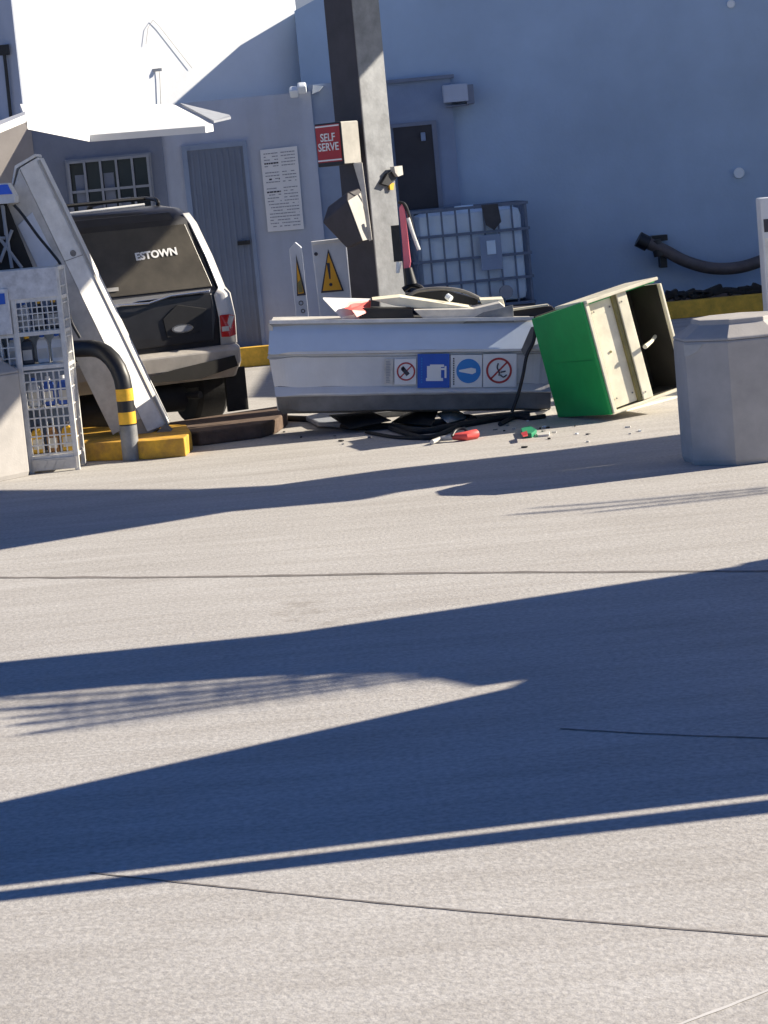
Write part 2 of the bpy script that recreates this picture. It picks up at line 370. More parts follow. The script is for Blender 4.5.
# upper building (white lit wall + shaded left face)
ub = thing('upper_building', 'tall white wall in full sun rising above the low roof', 'building', (wl0.x+1, wl0.y+1, 0))
q = lambda p: local(ub, p)
far = hit(300, 60, wl0, wn); far = V((far.x, far.y, wl0.z)); lf = V((-.82, .57, 0))*6
b = MB(); z0, z1 = 0.0, 5.2
def flat(p, z): return V((p.x, p.y, z))
b.slab([q(flat(wl0, z0)), q(flat(far, z0)), q(flat(far+V((0, .3, 0)), z0)), q(flat(wl0+lf, z0))], (0, 0, z1)); b.build('wall', 'wall_white', ub)
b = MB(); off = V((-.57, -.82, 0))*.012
b.slab([q(flat(wl0+off, 1.5)), q(flat(wl0+lf+off, 1.5)), q(flat(wl0+lf+off, z1-.05)), q(flat(wl0+off, z1-.05))], (.004, .006, 0)); b.build('shaded_left_face', 'wall_front', ub)  # darker sheet, the left face's shade put into its colour
b = MB(); b.b2(q((far.x-1.2, wY+1.5, 0)), q((far.x+1.6, wY+3, 6.5))); b.build('rear_wing', 'wall_white', ub)
def onleft(x, y, o=.03): return hit(x, y, wl0+V((-.57, -.82, 0))*o, V((-.57, -.82, 0)))
b = MB(); b.tube(smooth_path([onleft(4, 52, .05), onleft(6, 70, .05), onleft(8, 90, .05), onleft(11, 119, .05)], 5), .017, 8)
b.box(onleft(4, 50, .05), (.1, .06, .1)); tag(b.build('wall_cable', 'black'), 'black cable and socket running down the shaded corner wall at the far left', 'cable')
# cracks / cable on the white wall
def onw(x, y, o=.02): return hit(x, y, wl0+wn*o, wn)
b = MB(); b.tube([onw(146, 44), onw(148, 28), onw(153, 20), onw(160, 27), onw(192, 68)], .003, 6); b.tube([onw(161, 108), onw(160, 80), onw(159, 68)], .004, 6); b.box(onw(157, 70), (.10, .02, .03))
tag(b.build('aerial_wire', 'offwhite'), 'thin bent wire and bracket fixed to the sunlit white wall', 'wire')
# kerb at left building
b = MB(); kx = G(300, 360).x; b.b2((-6, lY-.35, 0), (kx+.35, lY-.2, .19), .01); tag(b.build('yellow_kerb', 'kerb_yellow'), 'yellow kerb below the blue door, seen between car and fallen dispenser', 'kerb')
b = MB(); b.b2((-6, lY-.2, 0), (kx+.33, lY, .17)); struct(b.build('pavement', 'concrete'))
# poster
po = thing('wall_notice', 'white notice sheet of small print on the wall left of the column', 'notice', W(284, 231, lY))
pc = [W(260, 150, lY-.02), W(297, 146, lY-.02), W(304, 229, lY-.02), W(268, 232, lY-.02)]
b = MB(); b.slab([local(po, p) for p in pc], (0, -.008, 0)); b.build('sheet', 'white_print', po, bevel=.003)
def pq(u, v_): a = pc[0].lerp(pc[1], u); c = pc[3].lerp(pc[2], u); return a.lerp(c, v_)
b = MB(); b2_ = MB()
for r_ in range(24):
    v_ = .05+r_*.0385
    if r_ in (5, 10): continue
    for (u0_, u1_) in ((.08, .46), (.54, .92)) if r_ < 16 else ((.10, .92),):
        u = u0_
        while u < u1_:
            e = min(u1_, u+random.uniform(.03, .1)); 
            if random.random() < .85:
                tgt = b2_ if (r_ in (3, 8, 12) and u0_ < .2 and random.random() < .9) else b
                hgt = .018 if tgt is b2_ else .011
                P = [local(po, pq(*t)) + V((0, -.0095, 0)) for t in ((u, v_), (e, v_), (e, v_+hgt), (u, v_+hgt))]; tgt.slab(P, (0, -.002, 0))
            u = e+.012
b.build('small_print', 'ink_pale', po); b2_.build('bold_print', 'ink', po)
# floodlight and box lamp
fl = thing('wall_floodlight', 'small white twin floodlight on top edge of the low building wall', 'lamp', W(298, 97, lY-.15))
for (x, y) in ((294, 92), (302, 88)):
    b = MB(); b.box(local(fl, W(x, y, lY-.15)), (.085, .1, .085), Matrix.Rotation(.5, 3, 'X'), .02); b.build('lamp_head', 'lamp_white', fl)
b = MB(); b.b2(local(fl, W(297, 94, lY-.1)), local(fl, W(299, 90, lY+.05))+V((0, 0, .01))); b.build('bracket', 'grey_paint', fl)
b = MB(); b.slab([W(312, 94, lY-.1), W(313, 85, lY-.1), W(323, 86, lY-.1), W(319, 91, lY-.1)], (0, .12, 0)); tag(b.build('corner_lamp', 'lamp_white', None), 'small wedge shaped white lamp at the corner of the low building', 'lamp')
bl = thing('wall_box_lamp', 'pale box shaped fitting with dark hood on the big wall above the dark door', 'lamp', W(455, 104, wY-.2))
b = MB(); b.b2(local(bl, W(444, 103, wY-.28)), local(bl, W(466, 84, wY-.02)), .01); b.build('housing', 'wall_front', bl)
b = MB(); b.b2(local(bl, W(467, 104, wY-.26)), local(bl, W(472, 85, wY-.02)), .004); b.b2(local(bl, W(446, 107, wY-.24)), local(bl, W(468, 104.5, wY-.02)), .002); b.build('hood', 'wall_dim', bl)
b = MB(); b.tube([W(739, 173, wY-.05), W(739, 173, wY)], [.055, .06], 14); tag(b.build('round_disc', 'lamp_white'), 'small round white disc on the big wall above the dark pipe', 'cover')  # white spot on the wall, drawn as a raised disc
b = MB(); b.tube([W(731, 4, wY-.03), W(731, 4, wY)], [.04, .045], 12); tag(b.build('round_disc', 'lamp_white'), 'tiny white disc at the top edge of the big wall', 'cover')
# pipe on right wall
pi = thing('drain_hose', 'thick dark sagging hose with open collar end mounted along the right wall', 'hose', W(655, 262, wY-.25))
pp = [local(pi, W(x, y, wY-.25)) for x, y in ((645, 242), (664, 250), (685, 261), (710, 268), (735, 268), (758, 262), (790, 248), (830, 225))]
b = MB(); b.tube(smooth_path(pp, 6), .064, 16); b.build('hose', 'pipe', pi, smooth=True)
b = MB(); b.tube([local(pi, W(638, 239, wY-.25)), local(pi, W(648, 244, wY-.25))], [.083, .083], 16); b.tube([local(pi, W(655.5, 240, wY-.25)), local(pi, W(659.5, 256, wY-.25))], .06, 10)
b.build('collar', 'black', pi, smooth=True)
b = MB(); b.b2(local(pi, W(661, 268, wY-.2)), local(pi, W(664, 252, wY))); b.build('bracket', 'black', pi); b = MB(); b.b2(local(pi, W(652, 236, wY-.15)), local(pi, W(666, 240, wY-.0))); b.build('bracket', 'black', pi)
# dark debris along kerb
b = MB()
for i in range(26):
    x = 655+i*5.2+random.uniform(-3, 3); b.box(W(x, 297-i*.35+random.uniform(-3, 2), kY+.2), (random.uniform(.08, .22), .12, random.uniform(.02, .07)), Matrix.Rotation(random.uniform(-.5, .5), 3, 'Y'), .015)
b.tube(smooth_path([W(x, y, kY+.18) for x, y in ((655, 302), (680, 294), (700, 297), (725, 290), (760, 293), (800, 288))], 6), .03, 8)
tag(b.build('rubbish_heap', 'rubber'), 'low heap of black rubbish and tubing lying on the yellow kerb', 'rubbish')
# ------------------------------------------------------------------ IBC tote
iY = kY+.05
ib = thing('water_tank_cage', 'cube shaped water tank in dark cage standing on kerb behind the column', 'tank', V((W(477, 340, iY).x, iY+.4, .175)), ex=(1, .05, 0))
b = MB(); b.b2((-.53, -.44, .16), (.54, .44, 1.12), .09); b.tube([(0, 0, 1.1), (0, 0, 1.17)], .1, 14)
b.build('tank', 'tank', ib, smooth=True)
b = MB(); s_ = .009
for i in range(9): x = -.57+1.15*i/8; b.b2((x-s_, -.49, .12), (x+s_, -.466, 1.16)); b.b2((x-s_, .466, .12), (x+s_, .49, 1.16))
for i in range(7): y = -.47+.94*i/6; b.b2((.57, y-s_, .12), (.594, y+s_, 1.16)); b.b2((-.594, y-s_, .12), (-.57, y+s_, 1.16))
for z in (.14, .40, .64, .89, 1.15):
    b.b2((-.6, -.505, z-.014), (.6, -.481, z+.014)); b.b2((.592, -.5, z-.014), (.61, .5, z+.014)); b.b2((-.61, -.5, z-.014), (-.592, .5, z+.014)); b.b2((-.6, .481, z-.014), (.6, .505, z+.014))
b.build('cage', 'cage', ib)
b = MB()
for y in (-.42, 0, .42): b.b2((-.58, y-.06, 0), (.58, y+.06, .11))
b.b2((-.6, -.5, .1), (.6, .5, .125)); b.build('pallet', 'pallet', ib)
b = MB(); b.b2((.08, -.525, .50), (.30, -.507, .86), .004); b.build('plate', 'annex', ib)
b = MB(); b.b2((.15, -.535, .66), (.24, -.526, .80), .002); b.build('sticker', 'tank', ib)
b = MB(); b.tube([(.3, -.45, .27), (.3, -.60, .27)], .055, 12); b.tube([(.3, -.6, .27), (.3, -.63, .27)], .07, 12); b.build('valve', 'bar_grey', ib, smooth=True)
b = MB(); b.slab([(.13, -.5, 1.165), (.3, -.5, 1.165), (.32, -.51, .98), (.24, -.515, .90), (.16, -.51, .96)], (0, -.012, 0)); b.build('rag', 'pallet', ib)
# ------------------------------------------------------------------ octagonal bins
def make_bin():
    t = thing('litter_bin', 'octagonal grey concrete litter bin with chipped corner beside the open green cabinet', 'litter bin', group='octagonal concrete litter bins')
    a = .326
    def ring(r, z): return [(r/math.cos(R(22.5))*math.cos(R(22.5+45*k)), r/math.cos(R(22.5))*math.sin(R(22.5+45*k)), z) for k in range(8)]
    b = MB(); b.loft([ring(a*.97, 0), ring(a, .03), ring(a, .665), ring(a*.985, .675)]); b.build('body', 'concrete', t, bevel=.003)
    b = MB(); b.loft([ring(a*1.0, .677), ring(a*.99, .69), ring(a*.70, .755), ring(a*.70, .778), ring(a*.68, .782), ring(a*.1, .785)]); b.build('lid', 'concrete', t, bevel=.004)
    
    b = MB(); r8 = ring(a+.0035, 0); c = V(r8[4]); c2 = V(r8[5])
    d = (c2-c).normalized(); b.slab([c+V((0, 0, .662)), c+d*.12+V((0, 0, .662)), c+d*.085+V((0, 0, .625)), c+d*.03+V((0, 0, .60)), c+V((0, 0, .598))], (-.001, -.001, 0)); b.build('chipped_patch', 'concrete_chip', t)
    return t
bn = make_bin()
f0, f1 = G(714, 467.5), G(766, 462); mid = (f0+f1)/2; fd = (f1-f0); fd.z = 0; fd.normalize(); nrm = V((-fd.y, fd.x, 0))
ang = math.atan2(fd.y, fd.x); bn.rotation_euler.z = ang; cc = mid+nrm*.326; bn.location = (cc.x+.11, cc.y-.02, 0)
e = G(23, 477); lbn = dup(bn, (e.x-.30, e.y+.14, 0), 'octagonal grey concrete litter bin at the left edge in front of the wire rack')
# ------------------------------------------------------------------ white totem at right edge
tt = thing('white_totem', 'white framed totem with dark screen cut off by the right edge of the photo', 'sign', V((W(766, 320, 17.5).x+.30, 17.5, 0)))
b = MB(); b.b2((-.30, -.1, 0), (.4, .1, W(760, 198, 17.5).z), .015); b.build('housing', 'pale_pole', tt)
b = MB(); b.b2((-.285, -.104, W(762, 232, 17.5).z), (.37, -.1, W(762, 219, 17.5).z)); b.build('screen', 'ink', tt)
b = MB(); b.b2((-.285, -.104, W(762, 300, 17.5).z), (.37, -.1, W(762, 238, 17.5).z)); b.build('face_panel', 'white_paint', tt)
# ------------------------------------------------------------------ islands
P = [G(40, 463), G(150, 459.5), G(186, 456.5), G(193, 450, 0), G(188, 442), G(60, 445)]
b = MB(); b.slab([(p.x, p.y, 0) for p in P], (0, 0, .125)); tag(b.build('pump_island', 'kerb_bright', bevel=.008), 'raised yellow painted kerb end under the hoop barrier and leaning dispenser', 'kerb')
P = [G(170, 446), G(200, 446), G(262, 438), G(278, 433), G(288, 425), G(288, 418), G(170, 436)]
b = MB(); b.slab([(p.x, p.y, 0) for p in P], (0, 0, .10)); tag(b.build('pump_island', 'island_top', bevel=.012), 'low brown concrete plinth under the left end of the fallen dispenser', 'kerb')
# ------------------------------------------------------------------ column
ce = W(379, 297, 17.25); sd = .195
col = thing('canopy_column', 'square grey steel column with one dark and one sunlit face', 'column', (ce.x, ce.y+sd, 0))
s2 = sd
b = MB(); b.slab([(0, -s2, 0), (s2, 0, 0), (0, s2, 0), (-s2, 0, 0)], (0, 0, cz)); b.build('shaft', 'galv', col, bevel=.008)
b = MB(); o_ = .003; b.slab([(-o_, -s2-o_, .02), (-s2-o_, -o_, .02), (-s2-o_, -o_, cz-.05), (-o_, -s2-o_, cz-.05)], (.001, .001, 0)); b.build('shaded_face_sheet', 'galv_dark', col)  # dark sheet putting the unlit face's shade into colour
b = MB(); b.box((0, 0, .02), (.5, .5, .04)); b.build('base_plate', 'galv', col)
def colface(x, y, o=.004):   # point on the right (lit) face
    n = V((1, -1, 0)).normalized(); return local(col, hit(x, y, V((ce.x, ce.y, 0))+n*o, n))
b = MB(); b.slab([colface(x, y, .006) for x, y in ((379, 184), (385, 174), (391, 171), (396, 173), (393, 180), (386, 186))], (.02, -.02, 0)); b.build('torn_hole', 'black', col)
b = MB(); b.slab([colface(x, y, .02) for x, y in ((390, 167), (398, 166), (399, 175), (394, 177), (391, 173))], (.03, -.03, 0)); b.build('bent_bracket', 'offwhite', col)
b = MB(); b.slab([colface(x, y, .01) for x, y in ((388, 183), (393, 183), (392, 190), (389, 190))], (.01, -.01, 0)); b.build('tag_plate', 'yellow', col)
# red sign box on column
d1 = V((-1, 1, 0)).normalized(); d2 = V((1, 1, 0)).normalized()
k0 = W(344, 165, 17.05); hs = (W(344, 121, 17.05)-k0).z
sb = thing('red_sign_box', 'red and white box sign reading SELF SERVE fixed high on the column', 'sign', k0, ex=-d1)   # local x = towards right-front
# local: x=-d1 (right,-y), y = up x ex
b = MB(); wr = .262; dp = .175; b.b2((-wr, 0, 0), (0, dp, hs), .008); b.build('housing', 'black', sb)
b = MB(); b.b2((-wr+.012, -.004, .03), (-.012, .002, hs-.012)); b.build('red_face', 'red', sb)
b = MB(); b.b2((-wr+.012, -.006, hs-.028), (-.012, -.003, hs-.018)); b.build('white_stripe', 'white_print', sb); b = MB(); b.b2((-wr+.012, -.006, .038), (-.012, -.003, .048)); b.build('white_stripe', 'white_print', sb)
text('lettering', 'SELF\nSERVE', .078, 'white_print', sb, (-wr/2, -.007, hs*.55), (1, 0, 0), (0, 0, 1), bold=.001)
b = MB(); b.b2((-.002, .006, .01), (.004, dp-.004, hs-.006)); b.build('white_side', 'dull_cream', sb)
# towel dispenser hanging askew
k0 = W(362, 241, 17.0); upv = (W(347, 196, 17.0)-k0)
td = thing('towel_dispenser', 'dark box hanging askew on the column below the red sign', 'dispenser', k0, ex=-d1, up=(upv+V((0, .05, 0))).normalized())
b = MB(); hl = upv.length; b.loft([[(-.17, 0, 0), (0, 0, 0), (0, .07, 0), (-.17, .07, 0)], [(-.30, -.02, hl*.72), (0, -.02, hl*.9), (0, .16, hl), (-.28, .16, hl*.9)], [(-.24, .02, hl*1.0), (-.02, .03, hl*1.1), (-.02, .16, hl*1.15), (-.24, .16, hl*1.1)]])
b.build('housing', 'galv_dark', td, bevel=.01)
b = MB(); b.slab([(.004, .0, .0), (.004, .06, 0), (.004, .13, hl*1.02), (.004, -.015, hl*.9)], (.006, 0, 0)); b.build('sunlit_side', 'dull_cream', td)  # sunlight on this side put in as pale colour
b = MB(); k1 = k0; b.slab([local(td, W(x, y, 17.12)) for x, y in ((353, 163), (362, 163), (372, 240), (369, 241), (361, 190))], (0, 0.004, .003)); b.build('bracket_strip', 'offwhite', td)
# nozzle hanging right of column
nz = thing('hanging_nozzle', 'pink red sleeved fuel hose with dark nozzle hanging against the column', 'nozzle', W(408, 292, 17.1))
q = lambda x, y, Y=17.1: local(nz, W(x, y, Y))
b = MB(); b.slab([q(399, 208), (q(402, 203)), q(405, 210), q(411, 262), q(410, 268), q(404, 269), q(402, 240)], (0, .05, 0)); b.build('sleeve', 'pink', nz, bevel=.006)
b = MB(); b.tube(smooth_path([q(398, 202), q(405, 205), (q(411, 222)), q(415, 240), q(419, 250)], 6), .011, 8); b.build('hose', 'black', nz, smooth=True)
b = MB(); b.tube(smooth_path([q(408, 218, 17.05), q(413, 234, 17.05), q(419, 250, 17.05)], 6), .013, 8); b.build('hose_guard', 'white_paint', nz, smooth=True)
b = MB(); b.tube([q(408, 268), q(411, 284)], [.03, .045], 10); b.tube(smooth_path([q(403, 290), q(412, 285), q(422, 289), q(418, 296)], 4), .02, 8); b.build('nozzle', 'black', nz, smooth=True)
b = MB(); b.tube([q(399, 262), q(397.5, 273)], [.02, .012], 8); b.build('tip', 'lamp_white', nz)
b = MB(); b.b2(q(394, 262)+V((0, 0, 0)), q(399, 225)+V((0, .02, 0))); b.build('holster', 'black', nz)
# ------------------------------------------------------------------ warning boards behind fallen dispenser
def warning(name_label, pts, Y, ext, tri, ex_n, shift):
    base = (W(*pts[2], Y)+W(*pts[3], Y))/2; base.z = 0
    t = thing('warning_board', name_label, 'sign', base, group='warning boards by the column')
    P = [local(t, W(x, y, Y)) for x, y in pts]
    P[2] = P[2].copy(); P[3] = P[3].copy()
    for k, up_ in ((2, 1), (3, 0)):
        d = P[k]-P[up_]; P[k] = P[k]+d*((-P[k].z)/d.z)
    b = MB(); b.slab(P, ext); b.build('board', 'pale_pole', t, bevel=.008)
    return t
yw = 17.75
t = warning('white board with big yellow exclamation triangle left of the column', [(311, 242), (346, 238), (352, 298), (318, 300)], yw, (.0, .14, 0), None, None, 0)
P = lambda x, y, o=.006: local(t, W(x, y, yw-o))
b = MB(); b.slab([P(328, 249), P(344, 291), P(321, 293)], (0, -.002, 0)); b.build('triangle_border', 'ink', t)
b = MB(); b.slab([P(328.3, 253, .010), P(341.8, 289.6, .010), P(322.8, 291, .010)], (0, -.002, 0)); b.build('triangle', 'warn', t)
b = MB(); b.slab([P(326.6, 263, .014), P(329.8, 263, .014), P(330.6, 279, .014), P(329.3, 279, .014)], (0, -.002, 0)); b.disc(P(330.8, 284.5, .014), (1, 0, 0), (0, 0, 1), .012, .002, 14); b.build('exclamation_mark', 'ink', t)
b = MB(); b.slab([P(311, 242, .03), P(346, 238, .03), P(346.5, 241.5, .03), P(311.5, 245.5, .03)], (0, .17, 0)); b.build('top_cap', 'white_paint', t)
b = MB(); b.disc(P(316, 254, .012), (1, 0, 0), (0, 0, 1), .014, .004, 12); b.build('lock', 'ink', t)
t = warning('narrow white pointed board with slim yellow triangle, nearest the notice', [(289, 249), (295, 242), (302, 247), (309, 320), (297, 322)], yw+.1, (.02, .25, 0), None, None, 0) if False else None
base = W(303, 322, yw+.1); base.z = 0
t = thing('warning_board', 'narrow white pointed board with slim yellow triangle nearest the wall notice', 'sign', base, group='warning boards by the column')
Q = lambda x, y, o=0: local(t, W(x, y, yw+.1-o))
b = MB(); b.slab([Q(289, 249), Q(295, 242), Q(301, 247), Q(312, 355), Q(300, 357)], (.005, .03, 0)); b.build('board', 'pale_pole', t, bevel=.005)
b = MB(); b.slab([Q(296, 254, .006), Q(306, 295, .006), Q(297, 296, .006)], (0, -.002, 0)); b.build('triangle_border', 'ink', t)
b = MB(); b.slab([Q(296.5, 262, .010), Q(304, 293, .010), Q(298, 294, .010)], (0, -.002, 0)); b.build('triangle', 'warn', t)
b = MB(); b.slab([Q(297.5, 283, .013), Q(301, 279, .013), Q(303, 292, .013), Q(298.5, 293, .013)], (0, -.002, 0)); b.build('pictogram', 'olive', t)
b = MB(); b.disc(Q(301, 303, .006), (1, 0, 0), (0, 0, 1), .018, .002, 14, .012); b.build('numerals', 'ink', t); b = MB(); b.disc(Q(303, 311, .006), (1, 0, 0), (0, 0, 1), .016, .002, 14, .010); b.build('numerals', 'ink', t)
# ------------------------------------------------------------------ fallen dispenser
dY = 16.3
PL, PR, TL = W(277, 415, dY), W(551, 411, dY), W(271, 322, dY)
fd_ = thing('fallen_dispenser', 'silver fuel dispenser lying on its side with safety stickers along its face', 'fuel dispenser', PL, ex=PR-PL, up=V((0, 0, 1))-(PR-PL).normalized()*(PR-PL).normalized().z)
LX = (PR-PL).length; HT = .635
prof = [(.10, 0), (.03, .02), (.0, .125), (-.012, .135), (-.012, .145), (.012, .185), (.012, .385), (.03, .392), (.03, .405), (-.022, .415), (-.022, .43), (.075, .60), (.09, .622), (.52, .63), (.52, 0)]
left = [.03, .01, 0, -.005, -.01, -.015, -.045, -.06, -.05, -.055, -.05, -.04, -.03, -.02, .02]
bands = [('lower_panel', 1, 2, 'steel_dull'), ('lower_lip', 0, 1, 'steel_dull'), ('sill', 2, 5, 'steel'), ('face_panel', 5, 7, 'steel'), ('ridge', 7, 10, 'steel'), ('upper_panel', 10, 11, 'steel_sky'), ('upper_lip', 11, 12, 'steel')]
def loc(i, x=None): return V((left[i] if x is None else x, prof[i][0], prof[i][1]))
# body hull inside
b = MB(); hull = [(.13, .01), (.04, .13), (.05, .42), (.13, .60), (.52, .625), (.52, .01)]
b.slab([(.01, y, z) for y, z in hull], (LX-.02, 0, 0)); b.build('inner_casing', 'dark_inner', fd_)
NX = 90
from mathutils import noise as NZ
for nm, i0, i1, mm in bands:
    b = MB(); rows = []
    for i in range(i0, i1+1):
        row = []
        for k in range(NX+1):
            u = k/NX; x = left[i]*(1-u)+LX*u
            dent = .003*math.sin(u*9+i)+.0015*math.sin(u*23+i*2) if 0 < i < 12 else 0
            dent += .03*math.exp(-((u-.02)/.04)**2)*math.sin(i*1.7)
            q_ = V((u*7, i*.55, 3.1)); dent += .016*max(0, abs(NZ.noise(q_))-.12)*(1 if 0 < i < 12 else 0) + .030*max(0, NZ.noise(V((u*4, prof[i][1]*5, 9.0)))-.32)
            if u > .9: dent += .02*(u-.9)*10*NZ.noise(V((u*30, i*.8, 1)))
            if nm in ('sill', 'ridge'): dent *= .6
            row.append(b.bm.verts.new((x, prof[i][0]+dent*.5, prof[i][1]+dent*.5)))
        rows.append(row)
    for a, c in zip(rows, rows[1:]):
        for k in range(NX): b.bm.faces.new((a[k], a[k+1], c[k+1], c[k]))
    o = b.build(nm, mm, fd_); sm = o.modifiers.new('s', 'SOLIDIFY'); sm.thickness = .003; sm.offset = 0
b = MB(); b.b2((-.03, .045, .625), (LX*.93, .54, .637)); b.build('top_panel', 'offwhite', fd_)
b = MB(); b.b2((-.04, .03, .618), (LX*.97, .045, .642)); b.build('lit_top_edge', 'white_paint', fd_)  # white strip painting sunlight along the top edge
# left torn end
b = MB()
for i in range(5): b.slab([(-.05+.012*i, .05+i*.09, .62), (-.02, .05+i*.09, .60), (.0, .12+i*.09, .02), (.015, .05+i*.09, .02)], (.004, .05, 0))
b.build('torn_end', 'offwhite', fd_)
# stickers : positions from pixels on face plane
fy = -.008
def S(x, y, o=0): 
    n = (fd_.matrix_world.to_3x3() @ V((0, -1, 0))); p = fd_.matrix_world @ V((0, fy-o, 0)); return local(fd_, hit(x, y, p, n))
UX, UZ = V((1, 0, 0)), V((0, 0, 1))
def quad(nm, x0, y0, x1, y1, m, par, o=0, tilt=-.3):
    b = MB(); b.slab([S(x0, y1, o), S(x1, y1+tilt, o), S(x1, y0+tilt, o), S(x0, y0, o)], (0, -.0012, 0)); return b.build(nm, m, par)
st = quad('text_sticker', 384.5, 359, 393, 384, 'offwhite', fd_)
b = MB()
for i in range(14): z = 361+i*1.6; b.slab([S(386, z, .003), S(391-random.random()*2, z, .003), S(391-random.random()*2, z+.7, .003), S(386, z+.7, .003)], (0, -.0008, 0))
b.build('small_print', 'ink_pale', st)
def ring_icon(par, cx, cy, rad, m, slash=True, fill=None):
    c = S(cx, cy, .003)
    if fill: b = MB(); b.disc(c, UX, UZ, rad, .001, 32); b.build('disc', fill, par)
    if m:
        b = MB(); b.disc(c, UX, UZ, rad, .0015, 32, rad*.84)
        if slash:
            rot = Matrix.Rotation(R(45), 3, 'Y'); b.box(c+V((0, -.001, 0)), (rad*.13, .001, rad*1.8), rot)
        b.build('prohibition_ring', m, par)
    return c
st = quad('phone_sticker', 394.5, 359, 416, 384.5, 'white_print', fd_); c = ring_icon(st, 406, 371.5, .063, 'red')
b = MB(); rot = Matrix.Rotation(R(-40), 3, 'Y'); b.box(c+V((-.005, -.0015, .0)), (.028, .001, .06), rot); b.box(c+V((-.02, -.0015, .022)), (.022, .001, .022), rot); b.build('pictogram', 'ink', st)
st = quad('fuel_sticker', 417.5, 354, 449.5, 388, 'blue', fd_)
b = MB()
def sq(b, x0, y0, x1, y1, o=.003): b.slab([S(x0, y1, o), S(x1, y1, o), S(x1, y0, o), S(x0, y0, o)], (0, -.001, 0))
sq(b, 427, 366, 441, 379); sq(b, 426, 378, 443, 381, .0045); sq(b, 441, 368, 446, 370, .0045); sq(b, 444.5, 366, 446.5, 378, .006); sq(b, 430, 364.5, 444, 367, .0045)
b.build('pictogram', 'white_print', st)
b = MB(); 
for i in range(10): sq(b, 421, 358+i*2.6, 422.3, 359.6+i*2.6)
b.build('small_print', 'skyblue', st)
st = quad('notice_sticker', 451, 355, 482, 387.5, 'white_print', fd_); c = ring_icon(st, 468.5, 371, .083, None, fill='skyblue')
b = MB(); b.slab([c+V((-.065, -.0015, -.004)), c+V((.025, -.0015, -.022)), c+V((.05, -.0015, -.01)), c+V((.05, -.0015, .014)), c+V((.02, -.0015, .022)), c+V((-.065, -.0015, .008))], (0, -.001, 0)); b.build('pictogram', 'white_print', st)
b = MB()
for i in range(12): sq(b, 453, 358+i*2.3, 454.4, 359.5+i*2.3)
b.build('small_print', 'ink', st)
st = quad('smoking_sticker', 483, 354, 516.5, 387, 'white_print', fd_); c = ring_icon(st, 499, 370.5, .088, 'red')
b = MB(); b.tube(smooth_path([c+V((-.005, -.002, .05)), c+V((-.012, -.002, .02)), c+V((.0, -.002, -.01)), c+V((.0, -.002, -.035))], 5), .005, 6)
b.tube(smooth_path([c+V((.008, -.002, -.03)), c+V((.03, -.002, -.045)), c+V((.052, -.002, -.03))], 5), .005, 6); b.tube([c+V((.01, -.002, -.012)), c+V((.045, -.002, -.005))], .005, 6); b.build('pictogram', 'ink', st)
# cables over right part
b = MB(); b.tube(smooth_path([S(536, 318, .03), S(534, 340, .05), S(527, 355, .05), S(523, 375, .06), S(518, 395, .05), S(512, 412, .05)], 6), .012, 8)
tag(b.build('power_cable', 'black', None, smooth=True), 'black cable hanging over the right end of the fallen dispenser', 'cable').matrix_world = fd_.matrix_world
b = MB(); b.slab([S(531, 327, .012), S(536, 326, .012), S(531, 350, .03), S(524, 356, .03), S(521, 350, .03)], (0, -.02, 0)); b.build('crushed_corner', 'steel_dull', fd_)
# wreckage on top
def plate(name, pts, Y, m, ext, label, cat='wreckage', depth=None):
    b = MB(); b.slab([W(p[0], p[1], Y+(p[2] if len(p) > 2 else 0)) for p in pts], ext)
    o = b.build(name, m, None, bevel=.003); tag(o, label, cat, 'wreckage on the fallen dispenser'); return o
rp_ = plate('broken_panel', [(323, 299), (346, 299.5, .1), (371, 300, .2), (371, 312, .1), (348, 325, -.05), (342, 319, -.1)], 16.45, 'white_paint', (0, .012, .01), 'white panel scrap with red patch lying on the left of the fallen dispenser')
b = MB(); b.slab([W(350, 301.5, 16.44), W(371, 300.5, 16.62), W(370, 311, 16.5), W(357, 317, 16.38), (W(352, 310, 16.38)), W(344, 308, 16.36)], (0, -.012, .0)); b.build('red_patch', 'redbright', rp_)
plate('broken_panel', [(372, 300), (400, 297), (474, 308), (476, 312), (440, 310), (396, 306)], 16.5, 'cream', (0, .2, .01), 'long cream metal strip lying uppermost across the fallen dispenser')
plate('broken_panel', [(414, 310), (474, 309), (500, 303), (506, 308), (470, 319), (424, 319)], 16.42, 'offwhite', (0, .22, .012), 'bent pale strip lying below the long cream strip')
plate('broken_panel', [(463, 323.5), (484, 312), (513, 305), (514, 322)], 16.36, 'galv', (0, .02, 0), 'triangular grey sheet standing at the right of the wreckage')
plate('broken_panel', [(480, 300), (503, 299), (505, 306), (484, 309)], 16.55, 'cream', (0, .15, .01), 'small cream block behind the triangular grey sheet')
plate('black_housing', [(362, 308), (412, 309), (416, 324), (358, 324)], 16.46, 'black', (0, .25, 0), 'crushed black housing between red patch and pale strip')
plate('black_housing', [(405, 294), (445, 290), (478, 299), (478, 306), (412, 301)], 16.75, 'black', (0, .2, 0), 'black curved housing behind the long cream strip')
b = MB(); b.tube(smooth_path([W(x, y, 16.7) for x, y in ((406, 298), (418, 291), (440, 288.5), (462, 291), (480, 299), (486, 306))], 6), .013, 8)
tag(b.build('bent_tube', 'steel_dull', smooth=True), 'thin bent metal tube arching over the black curved housing', 'tube')
b = MB(); b.tube([W(447, 296, 16.6), W(451, 299, 16.58)], .022, 10); tag(b.build('white_connector', 'lamp_white'), 'small white connector lying on the black curved housing', 'connector')
plate('broken_panel', [(512, 308), (552, 306), (556, 312), (530, 324), (515, 322)], 16.55, 'galv_dark', (0, .2, 0), 'dark flap between the triangular sheet and the green cabinet')
